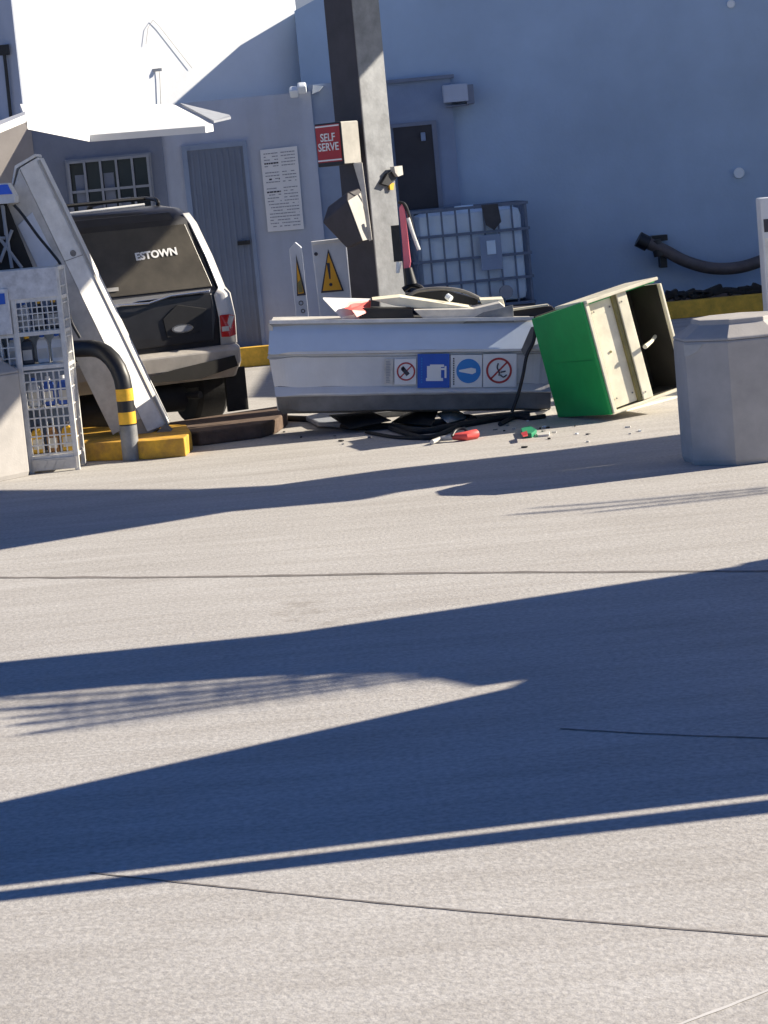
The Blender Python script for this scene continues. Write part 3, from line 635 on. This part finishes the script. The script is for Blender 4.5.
plate('broken_panel', [(512, 309), (548, 304), (549, 306), (513, 311)], 16.5, 'cream', (0, .05, 0), 'thin cream lip next to the green cabinet top')
# ------------------------------------------------------------------ green cabinet
c0_ = G(611, 414, .05); up_ = V((-math.sin(R(10.5)), -.02, math.cos(R(10.5))))
gc = thing('open_cabinet', 'overturned green and cream metal cabinet with its open side to the sun', 'cabinet', c0_, ex=(math.cos(R(28)), math.sin(R(28)), 0), up=up_)
cw, cdp, chh = .625, .64, .735; th = .018
b = MB(); b.slab([(-.006, .0, -.005), (-.006, cdp, -.005), (-.006, cdp, chh-.055), (-.006, .0, chh+.02)], (th+.006, 0, 0)); b.build('green_side', 'green', gc, bevel=.006)
b = MB(); b.b2((th, 0, -.012), (cw+.02, cdp, .008)); b.build('bottom_wall', 'cream', gc, bevel=.004)
b = MB(); b.slab([(.02, -.03, chh), (cw-.02, -.03, chh), (cw-.02, .36, chh-.015), (.02, .36, chh-.015)], (0, 0, .022)); b.build('top_wall', 'cream', gc, bevel=.004)
b = MB(); b.slab([(.0, .02, chh-.012), (cw-.02, .02, chh-.012), (cw-.02, cdp, chh-.06), (.0, cdp, chh-.06)], (0, 0, .010)); b.build('green_top', 'green', gc)
b = MB(); b.b2((cw, 0, .008), (cw+.018, cdp, chh-.03)); b.build('end_wall', 'cream', gc, bevel=.004)
b = MB(); b.b2((th, cdp-.02, .008), (cw, cdp, chh-.04)); b.build('back_wall', 'dark_inner', gc)
b = MB(); b.b2((cw-.006, .03, .01), (cw-.002, cdp-.02, chh-.03)); b.b2((.357, .35, .01), (cw-.008, .355, chh)); b.b2((.358, .03, .010), (cw-.008, .35, .014)); b.b2((.358, .03, chh-.012), (cw-.008, .35, chh-.004)); b.build('shade_lining', 'dark_inner', gc)  # near-black sheets holding the shade of the open recess
b = MB(); b.b2((th, -.012, 0), (.045, .01, chh), .003); b.build('rim', 'cream', gc)
b = MB(); b.b2((.062, .03, .02), (.245, .045, chh-.005), .004); pn = b.build('front_panel', 'cream', gc)
b = MB(); b.b2((.245, .012, .015), (.272, .05, chh-.005)); b.b2((.047, .016, .02), (.063, .04, chh-.01)); b.build('panel_shadow', 'olive', gc)  # olive strips painting the shadow lines beside the cream panel
b = MB(); b.b2((.277, .0, .012), (.355, .015, chh-.003), .004); b.b2((.345, .015, .02), (.355, .5, chh-.01)); b.build('side_panel', 'cream', gc)
b = MB(); b.tube([(.37, -.03, chh*.47), (.47, .03, chh*.485), (.57, .12, chh*.50)], [.016, .012, .012], 8); b.build('latch_arm', 'cream', gc)
b = MB(); b.disc((.14, .028, chh*.52), (1, 0, 0), (0, 0, 1), .008, .004, 10); b.build('keyhole', 'olive', pn)
for (x_, z_) in ((.09, .08), (.22, .08), (.09, chh-.07), (.22, chh-.07), (.30, .06), (.30, chh-.06)):
    b = MB(); b.disc((x_, .026 if x_ < .25 else -.003, z_), (1, 0, 0), (0, 0, 1), .006, .003, 8); b.build('screw', 'steel_dull', gc)
b = MB(); b.b2((-.006, .05, chh*.50), (-.003, .5, chh*.508)); b.build('seam', 'plastic_green', gc)
# sheet of board under cabinet
b = MB(); b.slab([G(612, 415), G(684, 396), G(676, 392), G(600, 411)], (0, 0, .012)); tag(b.build('cardboard_strip', 'cream'), 'thin cream board strip on the ground under the open cabinet', 'board')
# ------------------------------------------------------------------ rubbish on the ground in front
def gtube(name, pts, r, m, label, cat, zz=None):
    b = MB(); P = [G(x, y, r) for x, y in pts]; b.tube(smooth_path(P, 6), r, 8); return tag(b.build(name, m, None, smooth=True), label, cat, 'debris in front of the fallen dispenser')
gtube('black_hose', [(284, 418), (320, 420), (350, 427), (390, 426), (420, 431), (455, 426), (500, 418), (530, 415)], .022, 'rubber', 'long black hose lying along the foot of the fallen dispenser', 'hose')
gtube('black_hose', [(390, 428), (415, 436), (432, 437), (450, 430), (468, 421), (474, 418), (462, 417), (430, 424), (415, 419)], .018, 'rubber', 'black looped hose beside the red gripped nozzle', 'hose')
gtube('black_hose', [(500, 424), (515, 417), (530, 418), (545, 416)], .016, 'rubber', 'short black hose end near the green cabinet', 'hose')
gtube('black_hose', [(366, 432), (395, 437), (425, 438), (440, 434)], .012, 'rubber', 'thin black hose end left of the nozzle', 'hose')
for (pts, m_, lb_) in (
    ([(392, 426), (412, 417), (440, 419), (432, 429)], 'dark_inner', 'crumpled dark plastic cover lying under the blue sticker'),
    ([(436, 421), (462, 414), (470, 419), (448, 426)], 'offwhite', 'pale crumpled foil strip beside the black looped hose'),
    ([(330, 428), (372, 424), (392, 430), (350, 434)], 'rubber', 'flat black rubber sheet left of the hose tangle')):
    b = MB(); P_ = [G(x, y) for x, y in pts]; v1 = [b.bm.verts.new(p+V((0, 0, random.uniform(.01, .09)))) for p in P_]; cc_ = b.bm.verts.new(sum(P_, V())/4+V((0, 0, .08)))
    for i in range(4): b.bm.faces.new((v1[i], v1[(i+1) % 4], cc_))
    o = b.build('crumpled_sheet', m_); k_ = o.modifiers.new('s', 'SOLIDIFY'); k_.thickness = .006; tag(o, lb_, 'wreckage', 'debris in front of the fallen dispenser')
nzl = thing('fallen_nozzle', 'fuel nozzle with red grip lying on the ground under the stickers', 'nozzle', G(455, 437))
b = MB(); b.tube([local(nzl, G(452, 437, .03)), local(nzl, G(466, 436, .03)), local(nzl, G(476, 434, .03))], [.02, .03, .032], 10); b.build('grip', 'redbright', nzl, smooth=True)
b = MB(); b.tube([local(nzl, G(453, 437, .03)), local(nzl, G(440, 439, .02)), local(nzl, G(432, 442, .02))], [.02, .016, .014], 8); b.build('spout', 'offwhite', nzl, smooth=True)
b = MB(); b.tube(smooth_path([local(nzl, G(x, y, z)) for x, y, z in ((452, 436, .04), (456, 430, .07), (464, 429, .07), (470, 434, .04))], 4), .009, 8); b.build('trigger', 'black', nzl, smooth=True)
b = MB(); b.slab([G(x, y, .01) for x, y in ((306, 421), (322, 417), (340, 418), (356, 424), (345, 428), (318, 427))], (0, 0, .035)); tag(b.build('flat_cover', 'bar_grey', bevel=.01), 'flat oval grey cover lying at the foot of the fallen dispenser', 'cover')
b = MB(); b.slab([G(x, y, .0) for x, y in ((521, 433), (530, 430), (537, 434), (532, 438), (523, 438))], (0, 0, .03)); sc_ = b.build('plastic_scrap', 'plastic_green', bevel=.004); tag(sc_, 'small green and red plastic scrap on the concrete near the cabinet', 'scrap')
b = MB(); b.slab([G(x, y, .035) for x, y in ((521, 434), (527, 432), (528, 436), (523, 437))], (0, 0, .008)); b.build('red_corner', 'red', sc_)
b = MB(); b.slab([G(x, y, .002) for x, y in ((536, 435), (550, 433), (549, 436), (538, 437))], (0, 0, .012)); b.build('pale_strip', 'offwhite', sc_)
b = MB(); b.slab([G(x, y, .0) for x, y in ((518, 417), (548, 411), (552, 414), (528, 418))], (0, 0, .03)); tag(b.build('metal_strip', 'offwhite'), 'pale metal strip at the foot of the green cabinet', 'scrap')
for i in range(44):
    x, y = random.uniform(200, 640), random.gauss(430, 7)
    if y > 452: y = 440
    b = MB(); b.box(G(x, y, .006), (random.uniform(.008, .05)*random.random()+.008, random.uniform(.006, .022), .008), Matrix.Rotation(random.random()*3, 3, 'Z')); o = b.build('chip', random.choice(['offwhite', 'dark_inner', 'dark_inner', 'steel_dull', 'lamp_white']))
    tag(o, 'tiny broken chip on the concrete before the fallen dispenser', 'scrap', 'tiny broken chips on the concrete')
# ------------------------------------------------------------------ hoop barrier
hb0 = G(131, 461); hb = thing('hoop_barrier', 'black bent pipe barrier with two yellow bands beside the wire rack', 'barrier', (hb0.x, hb0.y+.05, 0), ex=(-.74, .67, 0))
rr = .057; top = .755
pth = [(0, 0, 0), (0, 0, top-.28)] + [(.28-.28*math.cos(a), 0, top-.28+.28*math.sin(a)) for a in [R(15*k) for k in range(1, 7)]] + [(.9, 0, top)] + [(.9+.28*math.sin(a), 0, top-.28+.28*math.cos(a)) for a in [R(15*k) for k in range(1, 7)]] + [(1.18, 0, 0)]
b = MB(); b.tube(pth, rr, 18); b.build('pipe', 'black', hb, smooth=True)
for z0, z1 in ((.245, .325), (.40, .48)): b = MB(); b.tube([(0, 0, z0), (0, 0, z1)], rr+.002, 18); b.build('yellow_band', 'yellow', hb, smooth=True)
b = MB(); b.tube([(0, 0, .002), (0, 0, .235)], rr+.002, 18); b.build('grey_sleeve', 'galv', hb, smooth=True)
# ------------------------------------------------------------------ wire rack with bottles
rk0 = G(78, 469.5)
rk = thing('wire_rack', 'white wire display rack with bottles behind the left litter bin', 'rack', (rk0.x, rk0.y, 0), ex=(1, -.02, 0))
H = 1.33; D = .29; Wd = .95; mid_x = -.30
b = MB(); s_ = .016
for x in (0, -Wd):
    for y in (0, D): b.b2((x-s_, y-s_, 0), (x+s_, y+s_, H), .004)
b.b2((mid_x-s_, -s_, 0), (mid_x+s_, s_, H), .004)
for z in (.10, .69, .91, 1.13, H-.01):
    for y in (0, D): b.b2((-Wd, y-.012, z-.012), (0, y+.012, z+.012))
    for x in (0, -Wd): b.b2((x-.011, 0, z-.011), (x+.011, D, z+.011))
b.build('frame', 'rack_white', rk)
for z in (.10, .69, .91):
    b = MB()
    for i in range(10): y = .02+i*(D-.04)/9; b.b2((-Wd, y-.003, z+.012), (0, y+.003, z+.018))
    b.b2((-Wd, .0, z+.002), (0, D, z+.008)); b.build('shelf', 'rack_white', rk)
b = MB(); b.b2((-.60, -.02, 1.14), (.0, -.010, H), .003); b.build('header_panel', 'marble', rk)
def grid(x0, x1, z0, z1, nx, nz, y, r=.0035, m='rack_white'):
    b = MB()
    for i in range(nx+1): x = x0+(x1-x0)*i/nx; b.b2((x-r, y-r, z0), (x+r, y+r, z1))
    for i in range(nz+1): z = z0+(z1-z0)*i/nz; b.b2((x0, y-r-.004, z-r), (x1, y+r-.004, z+r))
    b.build('wire_grid', m, rk)
grid(-.285, -.015, .92, 1.12, 8, 5, -.005); grid(-.285, -.015, .12, .66, 7, 9, -.005, .0045); grid(-Wd, -.32, .12, 1.12, 14, 14, -.005)
b = MB()
for i in range(7): y = D*i/6; b.b2((-.002, y-.004, .1), (.006, y+.004, H))
for i in range(12): z = .1+i*.11; b.b2((.0, 0, z-.004), (.008, D, z+.004))
b.build('side_grid', 'rack_white', rk)
b = MB(); b.b2((-Wd, D-.004, .1), (0, D+.004, H)); b.build('back_panel', 'annex', rk)
b = MB(); 
for i in range(3): b.slab([(-.27+i*.06, -.03, .02), (-.22+i*.06, -.03, .02), (-.19+i*.06, -.03, .08), (-.24+i*.06, -.03, .08)], (0, .004, 0))
b.b2((-.29, -.026, .015), (0, -.018, .09)); b.build('kick_board', 'offwhite', rk)
b = MB(); b.b2((-.62, -.035, .92), (-.32, -.02, 1.22), .01); b.build('blue_panel', 'marble', rk)
b = MB(); b.b2((-.60, -.04, 1.12), (-.345, -.036, 1.19)); b.build('blue_strip', 'blue', rk)
def bottle(mb, capm, lab, h=.19):
    t = thing('bottle', lab, 'bottle', group='bottles on the wire rack')
    def rect(a, c, z): return [(-a, -c, z), (a, -c, z), (a, c, z), (-a, c, z)]
    b = MB(); b.loft([rect(.036, .028, 0), rect(.038, .03, .01), rect(.038, .03, h*.62), rect(.03, .024, h*.78), rect(.014, .014, h*.86), rect(.014, .014, h*.9)]); b.build('body', mb, t, bevel=.005)
    b = MB(); b.tube([(0, 0, h*.88), (0, 0, h)], .017, 10); b.build('cap', capm, t)
    b = MB(); b.b2((-.03, -.0325, h*.15), (.03, -.0305, h*.5)); b.build('label', 'offwhite', t)
    return t
kinds = {k: bottle(f'bottle_{k}', c, l) for k, c, l in (
    ('white', 'blue', 'white bottle on the shelves of the wire rack'), ('blue', 'white_print', 'blue bottle behind the wire grid of the rack'),
    ('yellow', 'ink', 'yellow bottle low in the wire rack'), ('dark', 'yellow', 'dark bottle on the upper shelf of the wire rack'), ('amber', 'black', 'amber bottle low in the wire rack'))}
used = set()
def put(kind, x, y, z):
    p = rk.matrix_world @ V((x, y, z))
    if kind in used: dup(kinds[kind], p)
    else: kinds[kind].location = p; used.add(kind)
for z, ks in ((.93, ['dark', 'dark', 'white']), (.71, ['white', 'white', 'dark']), (.12, ['yellow', 'amber', 'yellow', 'dark'])):
    for i in range(9):
        put(ks[i % len(ks)] if i < 9 else 'white', -.06-i*.098, .10+random.uniform(-.01, .02), z)
b = MB(); 
for z in (.42,): b.b2((-Wd, .0, z), (0, D, z+.006))
b.build('shelf', 'rack_white', rk)
for i in range(9): put(['blue', 'blue', 'white', 'yellow'][i % 4], -.05-i*.098, .09, .43)
# ------------------------------------------------------------------ leaning dispenser
ln0 = W(164, 427, 16.38); upl = (W(34, 158, 16.38)-ln0); LL = upl.length; upl.normalize()
ld = thing('leaning_dispenser', 'white and grey fuel dispenser leaning over against the wire rack', 'fuel dispenser', ln0, ex=(1, 0, 0), up=upl)
sec = [(-.35, 0), (-.115, 0), (0, .11), (0, .42), (-.35, .42)]
def lring(z, zs=0): return [(x, y, z+zs*x) for x, y in sec]
b = MB(); b.slab([(x, y, .0) for x, y in [(-.30, .012), (-.12, .012), (-.02, .11), (-.02, .41), (-.30, .41)]], (0, 0, LL-.25)); b.build('inner_casing', 'grey_paint', ld)
b = MB(); b.slab([(-.34, -.004, .10), (-.12, -.004, .12), (-.12, -.004, LL-.02), (-.34, -.004, LL-.26)], (0, .012, 0)); sp = b.build('front_panel', 'offwhite', ld, bevel=.003)
b = MB(); b.slab([(-.117, -.004, .02), (.0, .108, .0), (.0, .108, LL), (-.117, -.004, LL-.02)], (.006, .012, 0)); b.build('corner_panel', 'white_paint', ld, bevel=.003)
b = MB(); b.b2((.0, .108, 0), (.012, .42, LL)); b.build('side_panel', 'white_paint', ld, bevel=.003)
b = MB(); b.slab([(.007, .10, .0), (.014, .112, .0), (.014, .112, LL-.02), (.007, .10, LL-.02)], (.006, .012, 0)); b.build('edge_trim', 'grey_paint', ld)
b = MB(); b.slab([(-.30, -.012, LL-.75), (-.16, -.012, LL-.70), (-.17, -.012, LL-.32), (-.30, -.012, LL-.36)], (0, .006, 0)); b.build('blue_grey_cover', 'pale_pole', ld, bevel=.004)
b = MB(); b.slab([(-.33, .03, LL-.26), (-.142, -.002, LL-.01), (.006, .11, LL+.01), (.006, .42, LL+.01), (-.33, .42, LL-.26)], (0, 0, .02)); b.build('top_cap', 'white_paint', ld, bevel=.004)
b = MB(); b.box((-.02, .06, -.045), (.10, .16, .09), Matrix.Rotation(-.35, 3, 'Y'), .006); b.build('foot', 'steel_dull', ld)
b = MB(); b.disc((-.05, .058, LL*.66), (.78, .62, 0), (0, 0, 1), .022, .006, 14); b.build('lock', 'steel_dull', ld)
q = lambda x, y, Y=16.3: local(ld, W(x, y, Y))
b = MB(); b.slab([q(-40, 186, 16.2), q(8, 183, 16.2), q(15, 196, 16.2), q(15, 203, 16.2), q(-40, 207, 16.2)], (0, .4, 0)); hd = b.build('header', 'white_paint', ld, bevel=.004)
b = MB(); b.slab([q(-40, 187, 16.18), q(7.5, 184.5, 16.18), q(12.5, 194, 16.18), q(-40, 197, 16.18)], (0, .005, 0)); b.build('blue_light_strip', 'blue_lit', hd)
b = MB(); b.tube(smooth_path([q(14, 205, 16.18), q(22, 214, 16.18), q(38, 236, 16.18), q(52, 253, 16.18), q(61, 266, 16.18), (q(64, 285, 16.18)), q(70, 318, 16.18), q(80, 338, 16.18)], 6), .010, 8); b.b2(q(12, 206, 16.18), q(20, 202, 16.18)+V((0, .02, 0))); b.build('hose', 'black', ld, smooth=True)
for k in range(0):
    b = MB(); zz_ = .12+k*.29; b.disc((-.098, .008, zz_), (.78, .62, 0), (0, 0, 1), .006, .004, 8); b.build('rivet', 'steel_dull', ld)
for zz_ in (1.30,):
    b = MB(); b.slab([(-.117, -.008, zz_), (0, .104, zz_-.01), (0, .104, zz_-.006), (-.117, -.008, zz_+.004)], (-.003, -.004, 0)); b.build('seam', 'steel_dull', ld)
# dark open frame left of the body
b = MB(); b.slab([q(-45, 203), q(6, 202), q(33, 268), q(-45, 274)], (0, .02, 0)); b.build('open_bay', 'dark_inner', ld)
b = MB(); 
for (x0, y0, x1, y1) in ((2, 205, 12, 268), (-5, 232, 22, 268), (12, 230, 0, 262), (-45, 240, 5, 238), (3, 206, 6, 235)): b.tube([q(x0, y0, 16.27), q(x1, y1, 16.27)], .012, 6)
b.build('inner_frame', 'bar_grey', ld)
# ------------------------------------------------------------------ car
psi = R(25); cx_ = V((math.cos(psi), math.sin(psi), 0)); cyf = V((-math.sin(psi), math.cos(psi), 0))
crn = W(243, 352, 17.7)          # right end of the bumper, z about .57
org = crn - cx_*.875; org.z = 0
car = thing('wrecked_suv', 'dark estate car with pale bumper and white sticker on tinted rear window', 'car', org, ex=cx_)
def lev(z, hw, y0, y1, c=.10, cr_=.05):
    return [(-hw+c, y0, z), (hw-c, y0, z), (hw, y0+c*1.1, z), (hw, y1-.15, z), (hw-.2, y1, z), (-hw+.2, y1, z), (-hw, y1-.15, z), (-hw, y0+c*1.1, z)]
b = MB(); b.loft([lev(.38, .80, .10, 4.2), lev(.45, .86, .05, 4.3), lev(.62, .875, .035, 4.35), lev(.80, .875, .02, 4.33), lev(.95, .855, .03, 4.2), lev(1.0, .83, .04, 3.9)]); b.build('body', 'car_dark', car, smooth=True)
b = MB(); b.loft([lev(1.0, .825, .05, 3.1, .09), lev(1.25, .785, .14, 2.85, .09), lev(1.54, .72, .25, 2.5, .09), lev(1.62, .66, .34, 2.3, .09), lev(1.655, .54, .45, 2.2, .09)]); b.build('cabin', 'car_dark', car, smooth=True)
def gp(u, z, o=.004):   # on rear glass plane
    t_ = (z-1.0)/.52; hw = (.825-.09)*(1-t_)+(.715-.09)*t_; y = .05+.20*t_
    n_ = V((0, -.52, .20)).normalized(); return V((u*hw, y, z))+n_*o
b = MB(); b.slab([gp(-.97, 1.03), gp(.97, 1.03), gp(.97, 1.50), gp(-.97, 1.50)], V((0, -.52, .2)).normalized()*.006); gl = b.build('rear_window', 'car_glass', car, bevel=.003)
nn = V((0, -.52, .2)).normalized(); upg = V((0, .2, .52)).normalized()
text('lettering', 'ESTOWN', .078, 'white_print', gl, gp(.50, 1.30, .013), (1, 0, .04), upg, bold=.003)
b = MB()
for k in range(20):
    a = math.pi*2*k/20; 
ov = [gp(.46, 1.275, .0115)+V((math.cos(a)*.25, 0, 0))+upg*math.sin(a)*.105 for a in [2*math.pi*k/28 for k in range(29)]]
b = MB(); b.b2(gp(-.28, 1.07, .01), gp(-.02, 1.09, .03)); b.build('wiper', 'offwhite', gl)
# tailgate
b = MB(); b.slab([(-.66, .028, .64), (.66, .028, .64), (.69, .018, .80), (.68, .03, .985), (-.68, .03, .985), (-.69, .018, .80)], (0, -.014, 0)); tg = b.build('tailgate', 'car_dark', car, bevel=.008)
b = MB(); b.slab([(-.68, .0, .975), (-.1, -.012, .955), (.1, .0, .985), (.66, .002, .995), (.68, .03, 1.02), (-.68, .03, 1.01)], (0, -.01, 0)); b.tube([(-.3, -.01, .985), (.18, -.02, .965), (.35, -.01, 1.0), (.66, 0, 1.005)], .010, 6); b.build('trim_strip', 'chrome', tg, bevel=.004)
b = MB(); b.slab([(.30, .006, .70), (.56, .006, .72), (.62, .006, .88), (.40, .006, .93), (.28, .006, .84)], (0, -.004, 0)); b.build('dent', 'black', tg, bevel=.003)
b = MB(); b.slab([V((.42+.085*math.cos(a), .0, .755+.032*math.sin(a))) for a in [2*math.pi*k/24 for k in range(24)]], (0, -.008, 0)); b.build('badge', 'chrome', tg)
b = MB(); b.slab([V((.42+.072*math.cos(a), -.009, .755+.022*math.sin(a))) for a in [2*math.pi*k/24 for k in range(24)]], (0, -.002, 0)); b.build('badge_inlay', 'bar_grey', tg)
b = MB(); b.b2((-.36, -.0, .82), (-.22, -.02, .835), .003); b.build('emblem', 'chrome', tg)
# corner pillar pale, each side
for sgn in (1, -1):
    def X(x): return x*sgn
    b = MB()
    rows = []
    for z, hw, y0 in ((.60, .875, .03), (.80, .875, .015), (.97, .86, .03), (1.02, .83, .05), (1.25, .79, .135), (1.50, .733, .24), (1.58, .70, .29)):
        c = .075; w2 = .16 if z < 1 else .085
        rows.append([b.bm.verts.new((X(hw-w2), y0-.012, z)), b.bm.verts.new((X(hw-c), y0-.010, z)), b.bm.verts.new((X(hw+.008), y0+c*1.1, z)), b.bm.verts.new((X(hw+.008), y0+.38, z))])
    for a, c in zip(rows, rows[1:]):
        for k in range(3): b.bm.faces.new((a[k], a[k+1], c[k+1], c[k]))
    o = b.build('corner_pillar', 'car_white', car, smooth=True); s3 = o.modifiers.new('s', 'SOLIDIFY'); s3.thickness = .006
    b = MB(); b.slab([(X(.715), -.004, .66), (X(.78), -.006, .655), (X(.87), .10, .66), (X(.875), .10, .80), (X(.79), -.008, .82), (X(.715), -.006, .82)], (0, -.014, 0)); tl = b.build('tail_light', 'tail_red', car, bevel=.004)
    b = MB(); b.slab([(X(.72), -.012, .70), (X(.775), -.014, .70), (X(.775), -.014, .735), (X(.72), -.012, .735)], (0, -.010, 0)); b.build('clear_lens', 'offwhite', tl)
# bumper
b = MB(); b.loft([[( -.88, .16, .36), (-.80, .02, .36), (.80, .02, .36), (.88, .16, .36), (.84, .3, .36), (-.84, .3, .36)], [(-.91, .14, .46), (-.82, -.05, .46), (.82, -.05, .46), (.91, .14, .46), (.88, .4, .46), (-.88, .4, .46)],
    [(-.91, .14, .57), (-.83, -.06, .57), (.83, -.06, .57), (.91, .14, .57), (.88, .45, .57), (-.88, .45, .57)], [(-.87, .12, .60), (-.79, -.02, .60), (.79, -.02, .60), (.87, .12, .60), (.86, .4, .60), (-.86, .4, .60)]])
bp_ = b.build('bumper', 'car_pale', car, bevel=.012)
b = MB(); b.slab([(-.1, -.067, .40), (.5, -.067, .38), (.8, -.06, .44), (.78, -.066, .52), (.3, -.067, .47)], (0, -.004, 0)); b.build('dark_scuff', 'dark_inner', bp_)
b = MB(); b.b2((-.32, -.080, .42), (.06, -.066, .545), .004); b.build('number_plate', 'offwhite', bp_)
b = MB(); b.disc((-.02, -.082, .48), (1, 0, 0), (0, 0, 1), .022, .004, 12); b.b2((-.28, -.085, .455), (-.08, -.081, .515)); b.build('plate_mark', 'ink', bp_)
# wheels
def wheel(x, y):
    b = MB(); r, wd_ = .34, .24
    prof_ = [(-wd_/2+.02, r*.58), (-wd_/2, r*.68), (-wd_/2, r*.92), (-wd_/2+.03, r), (wd_/2-.03, r), (wd_/2, r*.92), (wd_/2, r*.68), (wd_/2-.02, r*.58)]
    rings = [[(x+px_, y+math.cos(2*math.pi*k/32)*q_, r+math.sin(2*math.pi*k/32)*q_) for k in range(32)] for px_, q_ in prof_]
    b.loft(rings); wq = b.build('wheel', 'rubber', car, smooth=True)
    b = MB(); sx = 1 if x > 0 else -1
    b.disc((x+sx*(wd_/2-.02), y, r), (0, 1, 0), (0, 0, 1), r*.56, .012*1, 28); b.disc((x+sx*wd_/2, y, r), (0, 1, 0), (0, 0, 1), .06, .02, 16); b.build('rim', 'steel_dull', wq)
for x in (.70, -.70):
    wheel(x, .52); wheel(x, 3.35)
b = MB(); b.b2((-.66, .2, .30), (.66, 3.9, .40)); b.tube([(-.7, .52, .34), (.7, .52, .34)], .045, 10); b.tube([(-.02, .45, .34), (.02, .55, .34)], .13, 12); b.build('underbody', 'dark_inner', car)
b = MB(); b.tube([(.06, .12, .26), (.42, .16, .24)], .10, 14); b.tube([(.42, .1, .26), (.5, -.02, .26)], .028, 8); b.build('muffler', 'rubber', car, smooth=True)
b = MB(); b.tube([(-.55, .3, .20), (-.05, .22, .22)], .14, 14); b.build('spare_wheel', 'rubber', car, smooth=True)
b = MB(); b.b2((.74, .06, .10), (.90, .09, .42)); b.build('mud_flap', 'rubber', car)
b = MB()
for x in (.52, -.52): b.tube(smooth_path([(x, .52, 1.62), (x, .56, 1.70), (x, 1.2, 1.715), (x, 2.0, 1.70), (x, 2.15, 1.62)], 5), .016, 8)
b.tube([(-.52, .75, 1.712), (.52, .75, 1.712)], .014, 8); b.tube([(-.52, 1.7, 1.712), (.52, 1.7, 1.712)], .014, 8); b.build('roof_rack', 'black', car, smooth=True)
b = MB(); b.tube([(-.75, .40, 1.64), (.36, .36, 1.668)], .012, 8); b.build('roof_strip', 'white_paint', car)
b = MB(); b.slab([(-.62, .9, 1.73), (-.18, .9, 1.745), (-.1, 1.5, 1.75), (-.62, 1.5, 1.735)], (0, 0, .02)); b.build('sunroof_deflector', 'white_paint', car)
gpo = car.matrix_world @ gp(0, 1.2); gpn = car.matrix_world.to_3x3() @ V((0, -.52, .2)).normalized()
def toZ(p, z): return p + SUN*((z-p.z)/SUN.z)
b = MB(); b.slab([local(cano, toZ(hit(x, y, gpo, gpn), cz-.05)) for x, y in ((188, 206), (168, 232), (140, 262), (106, 293), (30, 300), (30, 196))], (0, 0, .04)); b.build('glass_shade_slab', 'white_sheet', cano)  # unseen slab added to throw the diagonal shade on the rear window
# dark spoiler at top of glass
b = MB(); b.slab([(-.56, .27, 1.52), (.56, .27, 1.52), (.52, .30, 1.60), (-.52, .30, 1.60)], (0, -.025, 0)); b.build('spoiler', 'car_dark', car, bevel=.01)
# ------------------------------------------------------------------ off-frame casters: added shade slabs, palms
def canopy(name, label, polys, h, postx=None):  # adds unseen slabs outlined by the ground shade they cast
    t = thing(name, label, 'canopy', G(*polys[0][0])+sh*h)
    for poly in polys:
        b = MB(); b.slab([local(t, G(*p)+sh*h+V((0, 0, h))) for p in poly], (0, 0, .06)); b.build('roof', 'white_sheet', t)
    return t
# main shade band, near
canopy('shade_slab', 'long flat slab added beyond the right edge to cast a shade band, out of frame', [
    [(-80, 823), (0, 805), (540, 684), (768, 560), (1100, 500), (1100, 754.5), (768, 793.5), (0, 885), (-80, 894.5)],
    [(-80, 900), (0, 891), (768, 799.5), (1100, 760), (1100, 775), (768, 812), (0, 900), (-80, 909)]], 1.9)
canopy('shade_slab', 'second flat slab added beyond the right edge to cast a shade band, out of frame', [
    [(-80, 673), (0, 662), (300, 632), (470, 607), (768, 562), (900, 540), (900, 650), (700, 650), (560, 674), (505, 683), (430, 668), (300, 672), (150, 682), (-80, 703)]], 2.8)
canopy('shade_slab', 'third flat slab added beyond the right edge to cast a shade band, out of frame', [
    [(-80, 492), (0, 490), (200, 489), (280, 485), (400, 468), (560, 450), (900, 406), (900, 425), (690, 457), (618, 464), (500, 479), (400, 492), (368, 499), (240, 510), (0, 550), (-80, 565)]], 3.2)
canopy('shade_slab', 'rear flat slab added beyond the right edge to shade the ground behind, out of frame', [
    [(672, 397), (760, 392), (1300, 370), (1300, 250), (300, 330), (262, 396)]], 4.2)
def palm(label, cxy, h, n, Lf, seed, droop=.5, az=None, lw=.42, flat_=False):
    rnd = random.Random(seed); c = G(*cxy)+sh*h; t = thing('palm_tree', label, 'tree', (c.x, c.y, 0))
    b = MB(); b.tube([(0, 0, 0), (.05, 0, h*.5), (0, 0, h)], [.16, .12, .10], 10); b.build('trunk', 'bark', t, smooth=True)
    b = MB()
    for k in range(n):
        a = (2*math.pi*k/n+rnd.uniform(-.15, .15)) if az is None else R(az[k]); L_ = Lf*rnd.uniform(.8, 1.1); up0 = rnd.uniform(-.1, .7) if not flat_ else rnd.uniform(.25, .35)
        d = V((math.cos(a), math.sin(a), 0)); s = V((-d.y, d.x, 0)); prev = None
        for i in range(22):
            u = i/21; p = V((0, 0, h))+d*L_*u+V((0, 0, L_*(up0*u-droop*1.6*u*u)))
            if prev is not None:
                b.slab([prev-s*.012, p-s*.01, p+s*.01, prev+s*.012], (0, 0, .012))
                ll = lw*math.sin(math.pi*min(1, u*.9+.08))*rnd.uniform(.8, 1.1)
                for sg in (1, -1):
                    q1 = p+s*sg*ll+d*ll*.7-V((0, 0, ll*.35)); b.poly([p-d*.02, p+d*.02, q1], [(0, 1, 2)])
            prev = p
    b.build('crown', 'leaf', t); return t
palm('palm tree beyond the right edge, out of frame', (790, 626), 3.3, 8, 3.5, 3, .22, az=[170, 176, 180, 183, 187, 190, 193, 185], lw=.2, flat_=True)
palm('second palm tree beyond the right edge, out of frame', (1156, 447), 3.8, 3, 3.7, 8, .22, az=[182, 186, 189], lw=.12, flat_=True)
sc.render.engine = 'CYCLES'
